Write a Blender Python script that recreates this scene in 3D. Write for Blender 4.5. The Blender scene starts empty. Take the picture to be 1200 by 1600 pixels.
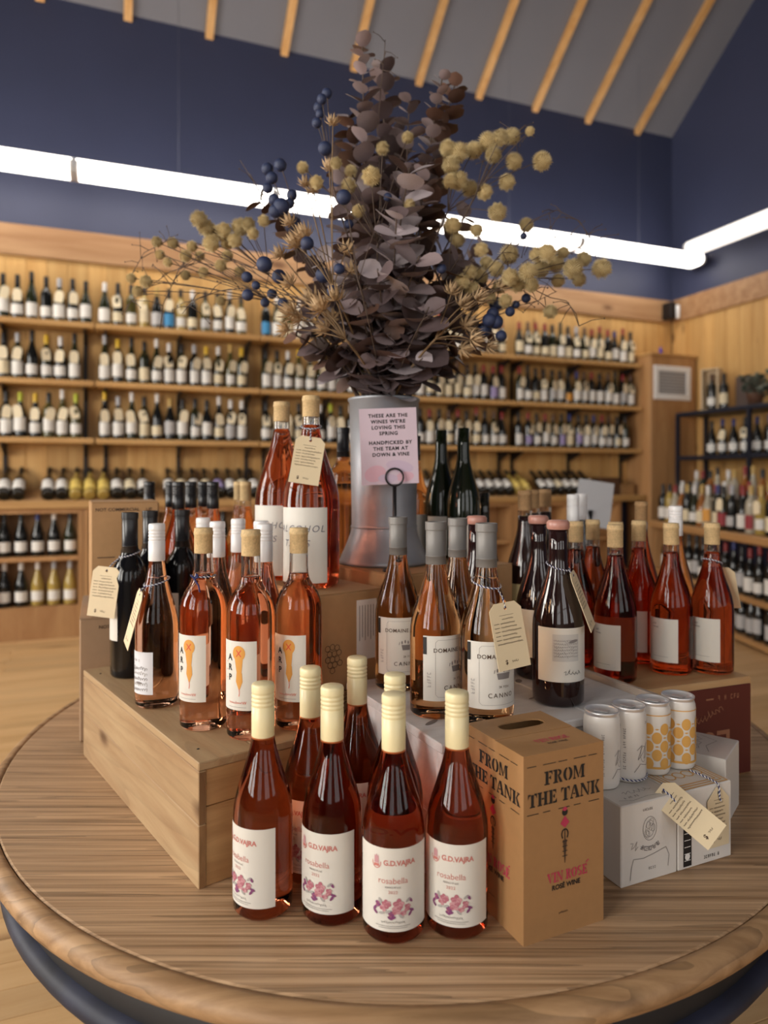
import bpy, math, random
from mathutils import Vector, Matrix, Euler, Quaternion

# ------------------------------------------------------------------ camera, world, lights, exposure
S = bpy.context.scene
COL = S.collection
F = 1100.0            # focal length in pixels of the 1200x1600 frame
CZ = 1.052            # camera height
HZ = 750.0            # horizon row
TZ = 0.486            # table top height
H0 = CZ - TZ
cam = bpy.data.cameras.new('camera'); camo = bpy.data.objects.new('camera', cam); COL.objects.link(camo)
camo.location = (0, 0, CZ); camo.rotation_euler = (math.pi/2, 0, 0)
cam.sensor_fit = 'VERTICAL'; cam.sensor_height = 36; cam.lens = 36*F/1600; cam.shift_y = -(800-HZ)/1600
cam.clip_start = 0.02
cam.dof.use_dof = True; cam.dof.focus_distance = 1.05; cam.dof.aperture_fstop = 3.0
S.camera = camo

S.view_settings.view_transform = 'Standard'; S.view_settings.look = 'None'
S.view_settings.gamma = 1; S.view_settings.use_curve_mapping = False
S.view_settings.exposure = 0.25
S.cycles.use_denoising = True
S.cycles.max_bounces = 12; S.cycles.transmission_bounces = 12; S.cycles.transparent_max_bounces = 8
S.cycles.diffuse_bounces = 4; S.cycles.glossy_bounces = 5
S.cycles.sample_clamp_indirect = 6

w = bpy.data.worlds.new('world'); S.world = w; w.use_nodes = True
w.node_tree.nodes['Background'].inputs[0].default_value = (0.75, 0.85, 1.0, 1)
w.node_tree.nodes['Background'].inputs[1].default_value = 1.0

# wall frame: x along the back wall, -y into the room
A0 = math.atan2(1100, 2810)
LV = Vector((math.cos(A0), math.sin(A0), 0)); NV = Vector((math.sin(A0), -math.cos(A0), 0))
P0 = Vector((-600/F*4.574, 4.574, 0))          # shelf front edge at the picture's left border
PW = P0 - NV*0.25                               # back wall plane
def W(t, q, z): return PW + LV*t + NV*q + Vector((0, 0, z))
TL, TC, QF = -3.0, 5.82, 8.4                    # left wall, right wall (along the back wall), front wall
ZE = 4.42                                       # eaves
PITCH = 0.80
QR = QF/2

def area(name, loc, target, sx, sy, power, col):
    l = bpy.data.lights.new(name, 'AREA'); l.shape = 'RECTANGLE'; l.size = sx; l.size_y = sy
    l.energy = power; l.color = col
    o = bpy.data.objects.new(name, l); COL.objects.link(o); o.location = loc
    o.rotation_euler = (Vector(target)-Vector(loc)).to_track_quat('-Z', 'Y').to_euler()
    return o
WIN_L = [(2.3, 1.5), (5.35, 1.05), (6.75, 1.05)]            # windows in the left wall: (q of centre, width)
WIN_F = [(-1.2, 1.5), (1.3, 1.5), (3.8, 1.5)]   # windows in the front wall: (t of centre, width)
WZ0, WZ1 = 0.9, 3.1
for i, (q, ww) in enumerate(WIN_L):
    area('window_daylight', W(TL-0.12, q, (WZ0+WZ1)/2), W(TL+2, q, (WZ0+WZ1)/2), ww, WZ1-WZ0, 150 if i == 0 else 95, (1.0, 0.94, 0.85))
for i, (t, ww) in enumerate(WIN_F):
    area('window_daylight', W(t, QF+0.12, (WZ0+WZ1)/2), W(t, QF-2, (WZ0+WZ1)/2), ww, WZ1-WZ0, 14, (1.0, 0.90, 0.78))

# ------------------------------------------------------------------ helpers
random.seed(7)
R = random.random
def U(a, b): return a + (b-a)*random.random()
def at_d(px, py, d): return Vector(((px-600)/F*d, d, CZ-(py-HZ)/F*d))
def foot(px, yb, z, r):            # base centre of a round thing: lowest visible row yb on a surface at height z
    d = F*(CZ-z)/(yb-HZ) + r
    return Vector(((px-600)/F*d, d, z))

class MB:
    def __init__(s): s.v = []; s.f = []; s.m = []; s.sm = []
    def face(s, idx, m=0, smooth=False): s.f.append(tuple(idx)); s.m.append(m); s.sm.append(smooth)
    def box(s, a, b, m=0):
        n = len(s.v); x0, y0, z0 = a; x1, y1, z1 = b
        s.v += [(x0,y0,z0),(x1,y0,z0),(x1,y1,z0),(x0,y1,z0),(x0,y0,z1),(x1,y0,z1),(x1,y1,z1),(x0,y1,z1)]
        for q in ((0,3,2,1),(4,5,6,7),(0,1,5,4),(1,2,6,5),(2,3,7,6),(3,0,4,7)): s.face([n+i for i in q], m)
        return s
    def bbox(s, a, b, c=0.003, m=0):          # box with bevelled edges
        x0, y0, z0 = a; x1, y1, z1 = b; n = len(s.v); ids = {}
        X = (x0, x1); Y = (y0, y1); Z = (z0, z1)
        for i in (0, 1):
            for j in (0, 1):
                for k in (0, 1):
                    sx, sy, sz = (1-2*i)*c, (1-2*j)*c, (1-2*k)*c
                    for ax in range(3):
                        p = [X[i]+sx, Y[j]+sy, Z[k]+sz]; p[ax] = (X[i], Y[j], Z[k])[ax]
                        ids[i, j, k, ax] = len(s.v); s.v.append(tuple(p))
        def fc(l, want):
            a_, b_, c_ = (Vector(s.v[i]) for i in l[:3])
            if (b_-a_).cross(c_-a_).dot(Vector(want)) < 0: l = l[::-1]
            s.face(l, m)
        for ax in range(3):
            for e in (0, 1):
                o1, o2 = [(1, 2), (0, 2), (0, 1)][ax]; l = []
                for u, v in ((0, 0), (1, 0), (1, 1), (0, 1)):
                    ijk = [0, 0, 0]; ijk[ax] = e; ijk[o1] = u; ijk[o2] = v; l.append(ids[tuple(ijk)+(ax,)])
                wv = [0, 0, 0]; wv[ax] = 2*e-1; fc(l, wv)
        for ax in range(3):
            o1, o2 = [(1, 2), (0, 2), (0, 1)][ax]
            for e1 in (0, 1):
                for e2 in (0, 1):
                    l = []
                    for e, o in ((0, o1), (0, o2), (1, o2), (1, o1)):
                        ijk = [0, 0, 0]; ijk[ax] = e; ijk[o1] = e1; ijk[o2] = e2; l.append(ids[tuple(ijk)+(o,)])
                    wv = [0, 0, 0]; wv[o1] = 2*e1-1; wv[o2] = 2*e2-1; fc(l, wv)
        for i in (0, 1):
            for j in (0, 1):
                for k in (0, 1): fc([ids[i, j, k, a_] for a_ in range(3)], (2*i-1, 2*j-1, 2*k-1))
        return s
    def lathe(s, prof, seg=32, m=0, smooth=True, c=(0, 0, 0)):     # prof: (r, z) bottom to top outside
        rows = []
        for r, z in prof:
            if r < 1e-6: rows.append([len(s.v)]); s.v.append((c[0], c[1], c[2]+z))
            else:
                rows.append(list(range(len(s.v), len(s.v)+seg)))
                for k in range(seg):
                    a = 2*math.pi*k/seg; s.v.append((c[0]+r*math.cos(a), c[1]+r*math.sin(a), c[2]+z))
        for A, B in zip(rows, rows[1:]):
            for k in range(seg):
                k2 = (k+1) % seg
                if len(A) == 1 and len(B) == 1: continue
                if len(A) == 1: s.face((A[0], B[k2], B[k]), m, smooth)
                elif len(B) == 1: s.face((A[k], A[k2], B[0]), m, smooth)
                else: s.face((A[k], A[k2], B[k2], B[k]), m, smooth)
        return s
    def tube(s, pts, rad, seg=6, m=0, smooth=True, cap=True):
        pts = [Vector(p) for p in pts]; n = len(pts)
        if not hasattr(rad, '__len__'): rad = [rad]*n
        up = Vector((0.13, 0.21, 1)); rows = []
        for i, p in enumerate(pts):
            d = (pts[min(i+1, n-1)]-pts[max(i-1, 0)]).normalized()
            a = d.cross(up)
            if a.length < 1e-3: a = d.cross(Vector((1, 0, 0)))
            a.normalize(); b = d.cross(a); rows.append(list(range(len(s.v), len(s.v)+seg)))
            for k in range(seg):
                t = 2*math.pi*k/seg; s.v.append(tuple(p+(a*math.cos(t)+b*math.sin(t))*rad[i]))
        for A, B in zip(rows, rows[1:]):
            for k in range(seg): s.face((A[k], B[k], B[(k+1) % seg], A[(k+1) % seg]), m, smooth)
        if cap: s.face(rows[0], m); s.face(rows[-1][::-1], m)
        return s
    def poly(s, pts, m=0):
        n = len(s.v); s.v += [tuple(p) for p in pts]; s.face(range(n, n+len(pts)), m); return s
    def prism(s, pts, vec, m=0):      # polygon pts extruded along vec
        n = len(s.v); k = len(pts); vec = Vector(vec)
        s.v += [tuple(p) for p in pts] + [tuple(Vector(p)+vec) for p in pts]
        s.face(range(n, n+k), m); s.face([n+k+i for i in range(k)][::-1], m)
        for i in range(k): j = (i+1) % k; s.face((n+j, n+i, n+k+i, n+k+j), m)
        return s
    def add(s, o, M=None, m=None):
        n = len(s.v); s.v += [tuple(M @ Vector(p)) if M else p for p in o.v]
        for f, mm, sm in zip(o.f, o.m, o.sm): s.face([n+i for i in f], mm if m is None else m, sm)
        return s
    def mesh(s, name, mats):
        me = bpy.data.meshes.new(name); me.from_pydata(s.v, [], s.f)
        for mm in (mats if isinstance(mats, (list, tuple)) else [mats]): me.materials.append(mm)
        me.polygons.foreach_set('material_index', s.m); me.polygons.foreach_set('use_smooth', s.sm)
        me.update(); return me

def link(name, data, parent=None, loc=(0, 0, 0), rot=(0, 0, 0)):
    o = bpy.data.objects.new(name, data); COL.objects.link(o); o.parent = parent
    o.location = loc; o.rotation_euler = rot if not hasattr(rot, 'to_euler') else rot.to_euler()
    return o
def tag(o, label=None, cat=None, group=None, kind=None):
    if label: o['label'] = label
    if cat: o['category'] = cat
    if group: o['group'] = group
    if kind: o['kind'] = kind
    return o
def thing(name, label, cat, loc=(0, 0, 0), rz=0, group=None):
    return tag(link(name, None, None, loc, (0, 0, rz)), label, cat, group)
def part(name, mb, mats, parent, loc=(0, 0, 0), rot=(0, 0, 0)):
    return link(name, mb.mesh(name, mats) if isinstance(mb, MB) else mb, parent, loc, rot)
def struct(name, mb, mats, loc=None, rz=None):
    return tag(link(name, mb.mesh(name, mats), None, PW if loc is None else loc, (0, 0, A0 if rz is None else rz)), kind='structure')

# ------------------------------------------------------------------ materials
MATS = {}
def nodes(name):
    m = bpy.data.materials.new(name); m.use_nodes = True; nt = m.node_tree
    return m, nt, nt.nodes['Principled BSDF']
def plain(name, c, rough=0.5, metal=0.0, spec=0.5, var=0.0, vscale=30, bump=0.0, emit=0, coat=0, rnd=0.0, trans=0):
    if name in MATS: return MATS[name]
    m, nt, b = nodes(name); N = nt.nodes; K = nt.links
    b.inputs['Base Color'].default_value = (*c, 1); b.inputs['Roughness'].default_value = rough
    b.inputs['Metallic'].default_value = metal; b.inputs['Specular IOR Level'].default_value = spec
    b.inputs['Coat Weight'].default_value = coat
    if trans: b.inputs['Subsurface Weight'].default_value = trans; b.inputs['Subsurface Radius'].default_value = (0.004, 0.003, 0.002)
    if emit: b.inputs['Emission Color'].default_value = (*c, 1); b.inputs['Emission Strength'].default_value = emit
    if var or bump or rnd:
        tc = N.new('ShaderNodeTexCoord'); nz = N.new('ShaderNodeTexNoise'); nz.inputs['Scale'].default_value = vscale; nz.inputs['Detail'].default_value = 5
        K.new(tc.outputs['Object'], nz.inputs['Vector'])
        hs = N.new('ShaderNodeHueSaturation'); hs.inputs['Color'].default_value = (*c, 1)
        mr = N.new('ShaderNodeMapRange'); mr.inputs['From Min'].default_value = 0.25; mr.inputs['From Max'].default_value = 0.75
        mr.inputs['To Min'].default_value = 1-var; mr.inputs['To Max'].default_value = 1+var
        K.new(nz.outputs['Fac'], mr.inputs['Value'])
        if rnd:
            oi = N.new('ShaderNodeObjectInfo'); m2 = N.new('ShaderNodeMapRange'); m2.inputs['To Min'].default_value = 1-rnd; m2.inputs['To Max'].default_value = 1+rnd
            K.new(oi.outputs['Random'], m2.inputs['Value']); mu = N.new('ShaderNodeMath'); mu.operation = 'MULTIPLY'
            K.new(m2.outputs[0], mu.inputs[0]); K.new(mr.outputs[0], mu.inputs[1]); K.new(mu.outputs[0], hs.inputs['Value'])
        else: K.new(mr.outputs[0], hs.inputs['Value'])
        K.new(hs.outputs[0], b.inputs['Base Color'])
        if bump:
            bp = N.new('ShaderNodeBump'); bp.inputs['Strength'].default_value = bump; bp.inputs['Distance'].default_value = 0.004
            K.new(nz.outputs['Fac'], bp.inputs['Height']); K.new(bp.outputs[0], b.inputs['Normal'])
    MATS[name] = m; return m
def wood(name, c1, c2, stretch=(2, 40, 40), rough=0.5, dark=None, knots=0.0, rnd=0.12, bump=0.15, ring=0.0, spec=0.4, offs=(0, 0, 0)):
    if name in MATS: return MATS[name]
    m, nt, b = nodes(name); N = nt.nodes; K = nt.links
    tc = N.new('ShaderNodeTexCoord'); oi = N.new('ShaderNodeObjectInfo')
    ad = N.new('ShaderNodeVectorMath'); ad.operation = 'ADD'; sc = N.new('ShaderNodeVectorMath'); sc.operation = 'SCALE'; sc.inputs['Scale'].default_value = 7.0
    cx = N.new('ShaderNodeCombineXYZ')
    for k in range(3): K.new(oi.outputs['Random'], cx.inputs[k])
    K.new(cx.outputs[0], sc.inputs[0]); K.new(tc.outputs['Object'], ad.inputs[0]); K.new(sc.outputs[0], ad.inputs[1])
    mp = N.new('ShaderNodeMapping'); mp.inputs['Scale'].default_value = stretch; K.new(ad.outputs[0], mp.inputs['Vector'])
    nz = N.new('ShaderNodeTexNoise'); nz.inputs['Scale'].default_value = 1; nz.inputs['Detail'].default_value = 6; nz.inputs['Roughness'].default_value = 0.62; nz.inputs['Distortion'].default_value = 0.6
    K.new(mp.outputs[0], nz.inputs['Vector'])
    cr = N.new('ShaderNodeValToRGB'); cr.color_ramp.elements[0].position = 0.36; cr.color_ramp.elements[1].position = 0.64
    cr.color_ramp.elements[0].color = (*c2, 1); cr.color_ramp.elements[1].color = (*c1, 1)
    K.new(nz.outputs['Fac'], cr.inputs[0]); out = cr.outputs[0]
    if ring:
        mp2 = N.new('ShaderNodeMapping'); mp2.inputs['Scale'].default_value = [s*0.32 for s in stretch]; mp2.inputs['Location'].default_value = offs; K.new(ad.outputs[0], mp2.inputs['Vector'])
        n2 = N.new('ShaderNodeTexNoise'); n2.inputs['Scale'].default_value = 0.9; n2.inputs['Detail'].default_value = 2; K.new(mp2.outputs[0], n2.inputs['Vector'])
        mu = N.new('ShaderNodeMath'); mu.operation = 'MULTIPLY'; mu.inputs[1].default_value = 13; K.new(n2.outputs['Fac'], mu.inputs[0])
        fr = N.new('ShaderNodeMath'); fr.operation = 'FRACT'; K.new(mu.outputs[0], fr.inputs[0])
        r2 = N.new('ShaderNodeValToRGB'); e = r2.color_ramp.elements; e[0].position = 0.0; e[0].color = (1, 1, 1, 1); e[1].position = 1.0; e[1].color = (0, 0, 0, 1)
        k = e.new(0.62); k.color = (0.85, 0.85, 0.85, 1)
        K.new(fr.outputs[0], r2.inputs[0])
        mx = N.new('ShaderNodeMix'); mx.data_type = 'RGBA'; mx.blend_type = 'MULTIPLY'; mx.inputs[0].default_value = ring
        K.new(out, mx.inputs[6]); K.new(r2.outputs[0], mx.inputs[7]); out = mx.outputs[2]
    if knots:
        mp3 = N.new('ShaderNodeMapping'); mp3.inputs['Scale'].default_value = [knots*(0.45 if s < 10 else 1.0) for s in stretch]; K.new(ad.outputs[0], mp3.inputs['Vector'])
        vo = N.new('ShaderNodeTexVoronoi'); vo.inputs['Scale'].default_value = 1; K.new(mp3.outputs[0], vo.inputs['Vector'])
        r3 = N.new('ShaderNodeValToRGB'); e = r3.color_ramp.elements; e[0].position = 0.05; e[0].color = (0.25, 0.16, 0.1, 1); e[1].position = 0.16; e[1].color = (1, 1, 1, 1)
        K.new(vo.outputs['Distance'], r3.inputs[0])
        mx = N.new('ShaderNodeMix'); mx.data_type = 'RGBA'; mx.blend_type = 'MULTIPLY'; mx.inputs[0].default_value = 0.8
        K.new(out, mx.inputs[6]); K.new(r3.outputs[0], mx.inputs[7]); out = mx.outputs[2]
    hs = N.new('ShaderNodeHueSaturation'); m2 = N.new('ShaderNodeMapRange'); m2.inputs['To Min'].default_value = 1-rnd; m2.inputs['To Max'].default_value = 1+rnd
    K.new(oi.outputs['Random'], m2.inputs['Value']); K.new(m2.outputs[0], hs.inputs['Value']); K.new(out, hs.inputs['Color']); K.new(hs.outputs[0], b.inputs['Base Color'])
    b.inputs['Roughness'].default_value = rough; b.inputs['Specular IOR Level'].default_value = spec
    if bump:
        bp = N.new('ShaderNodeBump'); bp.inputs['Strength'].default_value = bump; bp.inputs['Distance'].default_value = 0.002
        K.new(nz.outputs['Fac'], bp.inputs['Height']); K.new(bp.outputs[0], b.inputs['Normal'])
    MATS[name] = m; return m
def glass(name, c, ior=1.36, rough=0.0):
    if name in MATS: return MATS[name]
    m, nt, b = nodes(name)
    b.inputs['Base Color'].default_value = (*c, 1); b.inputs['Transmission Weight'].default_value = 1
    b.inputs['IOR'].default_value = ior; b.inputs['Roughness'].default_value = rough; b.inputs['Specular IOR Level'].default_value = 0.6
    MATS[name] = m; return m

M_navy = plain('navy_wall_paint', (0.036, 0.043, 0.090), 0.55, var=0.06, vscale=3)
M_ceil = plain('grey_ceiling_paint', (0.17, 0.168, 0.19), 0.7, var=0.04, vscale=2)
M_pine = wood('pine_plank', (0.63, 0.385, 0.145), (0.51, 0.28, 0.09), (14, 14, 1.2), 0.5, knots=5, rnd=0.14)
M_beam = wood('pine_beam', (0.46, 0.27, 0.135), (0.33, 0.17, 0.075), (1.2, 14, 14), 0.55, knots=4, rnd=0.08)
M_shelf = wood('pine_shelf', (0.60, 0.36, 0.14), (0.48, 0.26, 0.09), (1.5, 25, 25), 0.45)
M_cab = wood('oak_cabinet', (0.50, 0.28, 0.12), (0.40, 0.20, 0.08), (12, 12, 1.5), 0.5)
M_floor = wood('floor_board', (0.64, 0.41, 0.20), (0.53, 0.315, 0.135), (1.3, 12, 12), 0.42, knots=2.4, rnd=0.10)
M_raft = wood('rafter_pine', (0.72, 0.42, 0.17), (0.60, 0.31, 0.10), (12, 1.0, 12), 0.5)
M_top = wood('weathered_table_top', (0.56, 0.365, 0.21), (0.30, 0.175, 0.088), (2.0, 115, 115), 0.45, rnd=0, bump=0.22, ring=0.42)
M_rim = wood('table_rim_wood', (0.45, 0.275, 0.14), (0.27, 0.15, 0.068), (3, 34, 34), 0.52, rnd=0, bump=0.2, ring=0.35, offs=(3.1, 0.2, 0))
M_apron = plain('worn_black_paint', (0.009, 0.008, 0.009), 0.6, var=0.5, vscale=9, bump=0.2)
M_bead = plain('worn_navy_paint', (0.013, 0.016, 0.034), 0.6, var=0.6, vscale=14, bump=0.25)
M_crate = wood('pine_crate', (0.43, 0.295, 0.16), (0.345, 0.215, 0.105), (2.2, 26, 26), 0.55, knots=9, rnd=0.05, ring=0.12)
M_crateend_shade = wood('pine_crate_end_shaded', (0.46, 0.27, 0.115), (0.34, 0.18, 0.07), (3, 30, 30), 0.6, rnd=0.05)  # browner than the side planks: shade on the crate ends painted into the colour
M_grey = wood('grey_painted_wood', (0.76, 0.76, 0.775), (0.60, 0.59, 0.595), (3, 22, 22), 0.6, rnd=0.04)
M_card = plain('brown_cardboard', (0.44, 0.255, 0.115), 0.75, var=0.05, vscale=60)
M_card2 = plain('dull_cardboard', (0.34, 0.215, 0.125), 0.78, var=0.05, vscale=50)
M_kraft = plain('kraft_box', (0.36, 0.19, 0.075), 0.6, var=0.04, vscale=80)
M_red = plain('oxblood_print', (0.10, 0.013, 0.007), 0.5)
M_white = plain('white_paper', (0.80, 0.78, 0.75), 0.6)
M_label = plain('label_paper', (0.66, 0.63, 0.57), 0.55)
M_cream = plain('cream_tag_paper', (0.72, 0.59, 0.385), 0.65)
M_ink = plain('black_ink', (0.012, 0.011, 0.011), 0.55)
M_brownink = plain('brown_ink', (0.065, 0.034, 0.018), 0.6)
M_greyink = plain('grey_ink', (0.20, 0.18, 0.175), 0.6)
M_pinkink = plain('pink_ink', (0.46, 0.035, 0.085), 0.55)
M_coral = plain('coral_ink', (0.52, 0.17, 0.145), 0.55)
M_orange = plain('orange_ink', (0.66, 0.30, 0.05), 0.55)
M_ochre = plain('ochre_ink', (0.66, 0.36, 0.09), 0.5)
M_rose = plain('rose_print', (0.40, 0.13, 0.17), 0.6); M_rose2 = plain('pale_rose_print', (0.52, 0.27, 0.29), 0.6)
M_plum = plain('plum_print', (0.20, 0.05, 0.15), 0.6); M_sage = plain('sage_print', (0.38, 0.36, 0.34), 0.6)
M_creamcap = plain('cream_capsule', (0.80, 0.70, 0.42), 0.35)
M_whitecap = plain('white_capsule', (0.80, 0.79, 0.79), 0.32)
M_greycap = plain('pewter_capsule', (0.20, 0.19, 0.18), 0.5, metal=0.3)
M_blackcap = plain('black_capsule', (0.012, 0.012, 0.014), 0.28)
M_wax = plain('pink_wax', (0.44, 0.215, 0.17), 0.35)
M_cork = plain('cork', (0.60, 0.43, 0.22), 0.8, var=0.18, vscale=260)
M_corkd = plain('dark_cork', (0.36, 0.215, 0.10), 0.8, var=0.2, vscale=260)
M_galv = plain('galvanized_steel', (0.33, 0.345, 0.375), 0.45, metal=0.55, var=0.22, vscale=11)
M_iron = plain('black_iron', (0.012, 0.010, 0.011), 0.4, metal=0.3)
M_steel = plain('dark_blue_steel', (0.014, 0.017, 0.032), 0.45, metal=0.2)
M_alu = plain('can_aluminium', (0.80, 0.80, 0.82), 0.38, metal=0.8)
M_can = plain('white_can_print', (0.70, 0.665, 0.62), 0.35)
M_twn = plain('navy_twine', (0.02, 0.026, 0.12), 0.8); M_tww = plain('white_twine', (0.75, 0.74, 0.74), 0.8)
M_signp = plain('lilac_card', (0.62, 0.50, 0.58), 0.6); M_signq = plain('pink_wash', (0.66, 0.40, 0.48), 0.6)
M_diff = plain('lit_diffuser', (1.0, 0.94, 0.86), 0.5, emit=6.5)
M_diff2 = plain('lit_diffuser_soft', (1.0, 0.94, 0.86), 0.5, emit=1.3)
M_fix = plain('fixture_enamel', (0.72, 0.72, 0.73), 0.4)
M_wht = plain('white_paint', (0.84, 0.84, 0.84), 0.5)
M_trim = plain('window_trim', (0.55, 0.50, 0.44), 0.5)
G_rose = glass('rose_wine_deep', (0.70, 0.205, 0.095))
G_mag = glass('rose_wine_bright', (0.84, 0.26, 0.14))
G_salmon = glass('rose_wine_salmon', (0.97, 0.60, 0.31))
G_pink = glass('rose_wine_pink', (0.95, 0.54, 0.35))
G_right = glass('rose_wine_brick', (0.55, 0.125, 0.052))
G_amber = glass('amber_wine', (0.86, 0.48, 0.22))
G_clear = glass('clear_glass', (0.97, 0.96, 0.94), 1.45)
G_green = plain('dark_green_glass', (0.010, 0.012, 0.008), 0.06, spec=0.7)
G_black = plain('black_glass', (0.005, 0.005, 0.006), 0.09, spec=0.4)
G_dkred = plain('dark_red_wine_glass', (0.016, 0.006, 0.006), 0.06, spec=0.7)

# ------------------------------------------------------------------ lettering
_tc = {}
def text(s, size=1.0, bold=0.0, shear=0.0, space=1.0):
    k = (s, bold, shear, space)
    if k not in _tc:
        c = bpy.data.curves.new('t', 'FONT'); c.body = s; c.align_x = 'CENTER'; c.align_y = 'CENTER'; c.offset = bold; c.shear = shear
        c.space_character = space; c.resolution_u = 3
        o = bpy.data.objects.new('t', c); COL.objects.link(o); dg = bpy.context.evaluated_depsgraph_get(); dg.update()
        me = bpy.data.meshes.new_from_object(o.evaluated_get(dg))
        _tc[k] = ([tuple(v.co)[:2] for v in me.vertices], [tuple(p.vertices) for p in me.polygons])
        bpy.data.objects.remove(o); bpy.data.curves.remove(c); bpy.data.meshes.remove(me)
    v, f = _tc[k]
    return [(x*size, y*size) for x, y in v], f
class Print:                     # flat shapes in label coordinates (u right, v up), several inks
    def __init__(s): s.v = []; s.f = []; s.m = []; s.z = []; s.k = 0
    def add(s, vf, u=0, v=0, m=0, rot=0, sx=1, sy=1):
        n = len(s.v); c, d = math.cos(rot), math.sin(rot); s.k += 1; s.z += [s.k*5e-6]*len(vf[0])
        for x, y in vf[0]: x *= sx; y *= sy; s.v.append((u+c*x-d*y, v+d*x+c*y))
        for f in vf[1]: s.f.append(tuple(n+i for i in f)); s.m.append(m)
        return s
    def text(s, t, u, v, size, m=0, bold=0.0, shear=0.0, space=1.0, rot=0): return s.add(text(t, size, bold, shear, space), u, v, m, rot)
    def rect(s, u0, v0, u1, v1, m=0):
        k = max(1, int(abs(u1-u0)/0.004)); vs = []; fs = []
        for i in range(k+1):
            u = u0+(u1-u0)*i/k; vs += [(u, v0), (u, v1)]
        for i in range(k): fs.append((2*i, 2*i+2, 2*i+3, 2*i+1))
        return s.add((vs, fs), 0, 0, m)
    def ell(s, u, v, a, b, m=0, rot=0, n=14):     # drawn in narrow strips so that it can follow a round surface
        k = 10; vs = []; fs = []
        for i in range(k+1):
            x = -math.cos(math.pi*i/k); y = math.sqrt(max(0.0, 1-x*x)); vs += [(a*x, -b*y), (a*x, b*y)]
        for i in range(k): fs.append((2*i, 2*i+2, 2*i+3, 2*i+1))
        return s.add((vs, fs), u, v, m, rot)
    def quad(s, a, b, c, d, m=0, k=8):              # quadrilateral a-b (bottom) d-c (top) in narrow strips
        vs = []; fs = []
        for i in range(k+1):
            t = i/k; vs += [(a[0]+(b[0]-a[0])*t, a[1]+(b[1]-a[1])*t), (d[0]+(c[0]-d[0])*t, d[1]+(c[1]-d[1])*t)]
        for i in range(k): fs.append((2*i, 2*i+2, 2*i+3, 2*i+1))
        return s.add((vs, fs), 0, 0, m)
    def marks(s, u, v, wd, h, m=0, seed=1, rot=0):  # a line of small unreadable letters
        rr = random.Random(seed); n = max(2, int(wd/(h*0.8))); c, d = math.cos(rot), math.sin(rot)
        for i in range(n):
            if rr.random() < 0.12: continue
            x = -wd/2+wd*(i+0.5)/n; q = [rc(-.3, -.5, -.12, .5), rc(-.3, .3, .3, .5), rc(-.3, -.1, .25, .1), rc(.12, -.5, .3, .5), rc(-.3, -.5, .3, -.3)]
            for pv, pf in rr.sample(q, 3): s.add(([(a*h*0.8, b*h) for a, b in pv], pf), u+c*x, v+d*x, m, rot)
        return s
    def ring(s, u, v, a, b, th, m=0, n=20, a0=0, a1=360, rot=0):
        vs = []; fs = []
        for i in range(n+1):
            t = math.radians(a0+(a1-a0)*i/n); vs += [(a*math.cos(t), b*math.sin(t)), ((a-th)*math.cos(t), (b-th)*math.sin(t))]
        for i in range(n): fs.append((2*i, 2*i+2, 2*i+3, 2*i+1))
        return s.add((vs, fs), u, v, m, rot)
    def pl(s, pts, th, m=0):      # polyline ribbon
        vs = []; fs = []; fine = [pts[0]]
        for (xa, ya), (xb, yb) in zip(pts, pts[1:]):
            k = max(1, int(math.hypot(xb-xa, yb-ya)/0.0018))
            fine += [(xa+(xb-xa)*i/k, ya+(yb-ya)*i/k) for i in range(1, k+1)]
        pts = fine
        for i, (x, y) in enumerate(pts):
            x0, y0 = pts[max(i-1, 0)]; x1, y1 = pts[min(i+1, len(pts)-1)]; dx, dy = x1-x0, y1-y0; l = math.hypot(dx, dy) or 1
            vs += [(x-dy/l*th/2, y+dx/l*th/2), (x+dy/l*th/2, y-dx/l*th/2)]
        for i in range(len(pts)-1): fs.append((2*i+1, 2*i+3, 2*i+2, 2*i))
        return s.add((vs, fs), 0, 0, m)
    def script(s, u0, v, wd, h, th, m=0, seed=1, slope=0.0):
        rr = random.Random(seed); n = max(6, int(wd/h*4)); pts = []
        for i in range(n+1):
            x = wd*i/n; pts.append((u0+x+0.25*h*math.sin(i*2.1), v+slope*x+h*0.5*math.sin(i*1.9+rr.random())*(1.5 if rr.random() < 0.2 else 0.8)))
        return s.pl(pts, th, m)
    def poly(s, pts, m=0): return s.add((pts, [tuple(range(len(pts)))]), 0, 0, m)
    def flat(s, z=0.0):           # lies in the xz plane facing -y
        b = MB(); b.v = [(x, -z-e, y) for (x, y), e in zip(s.v, s.z)]
        for f, m in zip(s.f, s.m): b.face(f, m)
        return b
    def top(s, z=0.0):            # lies in the xy plane facing up
        b = MB(); b.v = [(x, y, z+e) for (x, y), e in zip(s.v, s.z)]
        for f, m in zip(s.f, s.m): b.face(f, m)
        return b
    def wrap(s, r, z0=0.0):
        b = MB(); b.v = [((r+e)*math.sin(x/r), -(r+e)*math.cos(x/r), z0+y) for (x, y), e in zip(s.v, s.z)]
        for f, m in zip(s.f, s.m): b.face(f, m, True)
        return b
def sheet(r, half, z0, z1, th=0.0004, n=20):     # curved label: outer sheet
    b = MB()
    for i in range(n+1):
        a = -half+2*half*i/n
        b.v += [(r*math.sin(a), -r*math.cos(a), z0), (r*math.sin(a), -r*math.cos(a), z1)]
    for i in range(n): b.face((2*i, 2*i+2, 2*i+3, 2*i+1), 0, True)
    return b

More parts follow.
